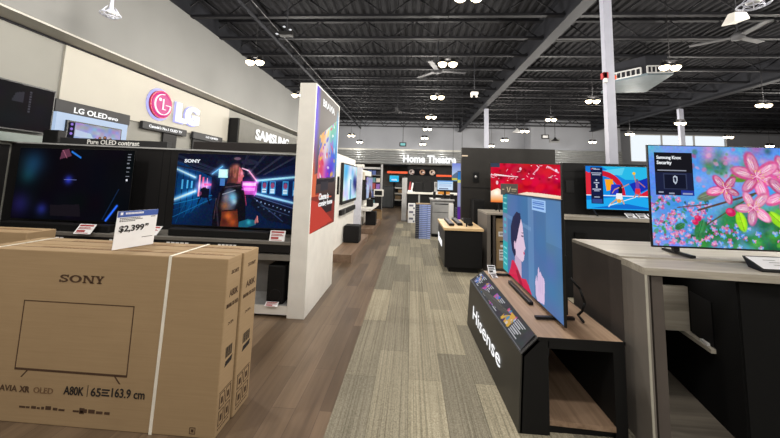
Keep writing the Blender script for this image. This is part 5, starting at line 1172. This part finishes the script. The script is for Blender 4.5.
struct(MB().box(-5, 3.4, 17.3, 21.6, 2.36, 2.4).build('ceiling_rear', plain('rear_soffit', (70, 68, 68), .7)), 'low soffit over the rear department')
t = thing('dark_counter', 'dark grey counter block at the end of the walkway', 'counter', (-1.25, 18.3, 0)); MB().hexa([(-1.55, 18, 0), (-.97, 18, 0), (-.97, 18.9, 0), (-1.55, 18.9, 0), (-1.6, 18, 1.2), (-.97, 18, 1.14), (-.97, 18.9, 1.14), (-1.6, 18.9, 1.2)]).build('body', plain('slate_counter', (62, 64, 66), .5), t, bevel=.006); MB().box(-1.56, -.96, 17.98, 18.92, 0, .06).build('plinth', BLACK, t)
t = thing('television', 'small cyan lit television beneath the orange header', 'television', (-1.05, 19.4, 1.25)); MB().box(-1.3, -.72, 19.4, 19.46, 1.42, 1.82).build('bezel', GLOSS, t); pic_mesh('screen', pic_wallshow(3), (-1.28, 19.398, 1.44), (.54, 0, 0), (0, 0, .36), SCREEN, t); MB().box(-1.06, -.96, 19.46, 19.52, 0, 1.5).build('stand', BLACK, t)
t = thing('shelf_unit', 'white shelving unit behind the dark counter', 'shelf', (-.6, 19.4, 0))
MB().box(-.95, -.28, 19.7, 19.75, 0, 1.35).build('back_panel', BLACK2, t); MB().box(-.3, -.24, 19.2, 19.75, 0, 1.6).build('upright', LGREY, t)
for z in (.35, .72, 1.05): MB().box(-.95, -.3, 19.15, 19.7, z, z + .07).build('shelf', WHITE, t)
for x, z, w, lab in ((-.75, .421, .34, 'brown carton on the lower white shelf'), (-.6, .791, .3, 'brown carton on the middle white shelf')):
    s = thing('carton', lab, 'carton', (x, 19.4, z)); MB().box(x - w / 2, x + w / 2, 19.25, 19.6, z, z + .2).build('body', CARD, s, bevel=.004); MB().box(x - w / 2, x + w / 2, 19.41, 19.43, z + .2, z + .202).build('tape', STRAP, s)
t = thing('dark_appliance', 'dark appliance with glass front on shelf behind counter', 'appliance', (-.7, 19.45, 1.12)); MB().box(-.93, -.35, 19.2, 19.65, 1.121, 1.4).build('body', BLACK2, t, bevel=.01); MB().box(-.9, -.5, 19.19, 19.2, 1.15, 1.37).build('door', GLOSS, t)
t = thing('support_post', 'slim grey post under the fascia above the dark counter', 'post', (-1.52, 17.15, 0)); MB().box(-1.6, -1.5, 17.1, 17.2, 0, 2.36).build('shaft', LGREY, t); MB().box(-1.63, -1.47, 17.07, 17.23, 0, .05).build('base_plate', GREY, t)

# ================================================================== LEFT ROW OF WALL BAYS BEYOND THE POSTER PANEL
t = thing('bay_platform', 'low brown wood platform just past the poster panel', 'platform', (-1.9, 7.1, 0)); MB().box(-1.448, -1.06, 6.05, 8.3, .0, .12).build('body', BLACK2, t); MB().box(-1.448, -1.05, 6.0, 8.32, .0, .14).build('deck', WOOD_STEP, t)
t = thing('bay_wall', 'white display wall with pale frame past the poster panel', 'display wall', (-1.6, 6.9, 0)); MB().box(-1.75, -1.45, 5.3, 8.35, 0, 2.0).build('panel', WHITE, t, bevel=.006)
MB().box(-1.46, -1.42, 6.35, 6.42, 1.2, 1.55).build('bracket', BLACK, t)
t = thing('television', 'bright pale blue television on the white bay wall', 'television', (-1.44, 7.5, 1.0)); MB().box(-1.449, -1.39, 6.62, 8.3, .98, 1.84).build('bezel', GLOSS, t, bevel=.004); pic_mesh('screen', pic_wallshow(0), (-1.388, 6.66, 1.05), (0, 1.6, 0), (0, 0, .76), SCREEN, t)
t = thing('soundbar', 'black soundbar on the white bay wall under its television', 'soundbar', (-1.42, 7.4, .8)); MB().box(-1.449, -1.39, 6.6, 8.25, .76, .87).build('cabinet', BLACK2, t, bevel=.008); MB().box(-1.39, -1.386, 6.62, 8.23, .77, .86).build('grille', BLACK, t); MB().box(-1.385, -1.38, 6.9, 6.95, .76, .87).build('seam', GREY, t)
t = thing('subwoofer', 'black cube subwoofer on the first brown platform', 'subwoofer', (-1.27, 7.3, .141)); MB().box(-1.43, -1.1, 7.1, 7.45, .141, .50).build('cabinet', BLACK, t, bevel=.012); MB().box(-1.42, -1.11, 7.092, 7.1, .16, .48).build('grille', BLACK2, t)

t = thing('white_slab', 'narrow white end panel farther down the left row', 'display panel', (-1.45, 9.1, 0)); MB().box(-1.56, -1.38, 9.0, 9.2, 0, 1.93).build('panel', plain('cool_white', (214, 216, 228), .6), t, bevel=.004); MB().box(-1.6, -1.34, 8.99, 9.22, 1.84, 1.93).build('cap', WHITE, t)
t = thing('bay_platform', 'second low brown platform farther down the left row', 'platform', (-1.9, 10.2, 0)); MB().box(-1.458, -1.05, 9.25, 11.6, 0, .12).build('body', BLACK2, t); MB().box(-1.458, -1.04, 9.21, 11.62, 0, .14).build('deck', WOOD_STEP, t)
t = thing('bay_wall', 'second white display wall behind the narrow end panel', 'display wall', (-1.7, 10.4, 0)); MB().box(-1.8, -1.46, 9.21, 11.9, 0, 1.8).build('panel', WHITE, t, bevel=.006); MB().box(-1.46, -1.36, 9.3, 9.58, 1.5, 1.72).build('bracket', plain('beige_bracket', (206, 196, 176), .6), t)
t = thing('television', 'black television seen edge on beyond the narrow end panel', 'television', (-1.4, 10.4, .9)); MB().box(-1.459, -1.34, 9.6, 11.3, .9, 1.62).build('bezel', GLOSS, t, bevel=.006); pic_mesh('screen', pic_wallshow(1), (-1.338, 9.64, .94), (0, 1.62, 0), (0, 0, .64), SCREEN, t)
t = thing('wall_shelf', 'white wall shelf on the second bay', 'shelf', (-1.3, 10.3, .62)); MB().box(-1.459, -1.12, 9.25, 11.5, .62, .70).build('board', WHITE, t, bevel=.006); MB().box(-1.459, -1.35, 9.35, 9.45, .45, .62).build('bracket', WHITE, t)
t = thing('speaker', 'small black speaker on the white wall shelf', 'speaker', (-1.28, 9.9, .70)); MB().box(-1.32, -1.14, 9.8, 10.05, .701, .92).build('cabinet', BLACK, t, bevel=.01); MB().box(-1.31, -1.15, 9.792, 9.8, .72, .9).build('grille', BLACK2, t)
t = thing('subwoofer', 'black cube subwoofer on the second brown platform', 'subwoofer', (-1.2, 10.1, .141)); MB().box(-1.36, -1.05, 9.95, 10.3, .141, .55).build('cabinet', BLACK, t, bevel=.012); MB().box(-1.35, -1.06, 9.942, 9.95, .16, .53).build('grille', BLACK2, t)

t = thing('product_rack', 'tall dark rack of small colourful packages beyond the bays', 'rack', (-1.8, 14.0, 0))
MB().box(-2.5, -1.35, 14.2, 14.3, 0, 2.05).build('back_panel', BLACK2, t); MB().box(-2.5, -1.35, 13.9, 14.2, 1.97, 2.05).build('header', LGREY, t)
for z in (.4, .75, 1.1, 1.4, 1.7): MB().box(-2.5, -1.35, 13.92, 14.2, z, z + .025).build('shelf', GREY, t)
PK = [plain('pack_' + n, c, .6) for n, c in (('blue', (70, 90, 150)), ('violet', (140, 100, 180)), ('red', (160, 70, 70)), ('cream', (200, 190, 176)), ('teal', (80, 130, 140)), ('black', (40, 38, 44)))]
PN = ['blue', 'violet', 'red', 'cream', 'teal', 'black']; SN = ['lowest', 'second', 'third', 'fourth', 'top']
PO = ['leftmost', 'second', 'third', 'fourth', 'fifth', 'rightmost']
for r, z in enumerate((.425, .775, 1.125, 1.425, 1.725)):
    for k in range(6):
        q = (r * 2 + k * 5 + k // 2) % 6; x = -2.42 + k * .185
        m = MB().box(x, x + .15, 13.95, 14.1, z + .001, z + (.2 if z > 1.3 else .26) - .02 * (k % 3)).build('package', PK[q], bevel=.004)
        tag(m, f'small {PN[q]} package, {PO[k]} on the {SN[r]} shelf of the dark rack', 'package', 'small packages on the rack')
t = thing('microwave', 'small white framed device on pedestal beyond the bays', 'microwave', (-1.35, 13.3, 0)); MB().box(-1.45, -1.2, 13.2, 13.5, 0, .85).build('pedestal', BLACK2, t); MB().box(-1.5, -1.12, 13.2, 13.5, .85, 1.12).build('body', WHITE, t, bevel=.01); MB().box(-1.46, -1.16, 13.19, 13.2, .9, 1.08).build('door', BLACK, t)
s = thing('carton', 'small open brown carton on the floor beyond second platform', 'carton', (-1.25, 12.6, 0)); MB().box(-1.42, -1.1, 12.45, 12.8, 0, .32).build('body', CARD, s, bevel=.004); MB().hexa([(-1.42, 12.45, .32), (-1.1, 12.45, .32), (-1.1, 12.455, .32), (-1.42, 12.455, .32), (-1.42, 12.33, .42), (-1.1, 12.33, .42), (-1.1, 12.335, .42), (-1.42, 12.335, .42)]).build('flap', CARD, s)
# ================================================================== LIGHT
w = bpy.data.worlds.new('world'); scene.world = w; w.use_nodes = True
bg = w.node_tree.nodes['Background']; bg.inputs['Color'].default_value = (0.93, 0.97, 1.0, 1); bg.inputs['Strength'].default_value = 1.0
def lamp(x, y, z, e, r=.12, c=(1.0, .95, .87), name='ceiling_light'):
    l = bpy.data.lights.new(name, 'POINT'); l.energy = e; l.shadow_soft_size = r; l.color = c
    o = bpy.data.objects.new(name, l); COL.objects.link(o); o.location = (x, y, z)
for x in (-3.2, .66, 4.85, 9.35, 15.0):
    for y in (-4.5, -1.8, .6, 3.5, 6.15, 8.7, 11.5, 14.2, 17.2, 19.6):
        if x > 14 and y not in (-1.8, 6.15, 14.2, 19.6): continue
        if x > 9 and y > 19: continue
        lamp(x, y, 3.6, (150 if y < 17 else 95) * (.6 if y < 0 else 1))
lamp(9.2, 19.0, 3.5, 30, .08)
for x in (-2.9, -.5, 1.6): lamp(x, 16.6, 3.3, 10, .06)
lamp(1.75, 2.36, .95, .7, .02, (1.0, .96, .9), 'recess_fill_light')  # added lamp without a fixture, brightens the pale panel in the recess
scene.view_settings.view_transform = 'Standard'; scene.view_settings.look = 'None'
scene.view_settings.exposure = 0.0; scene.view_settings.gamma = 1.0
scene.cycles.use_denoising = True
scene.cycles.max_bounces = 6; scene.cycles.sample_clamp_indirect = 6.0
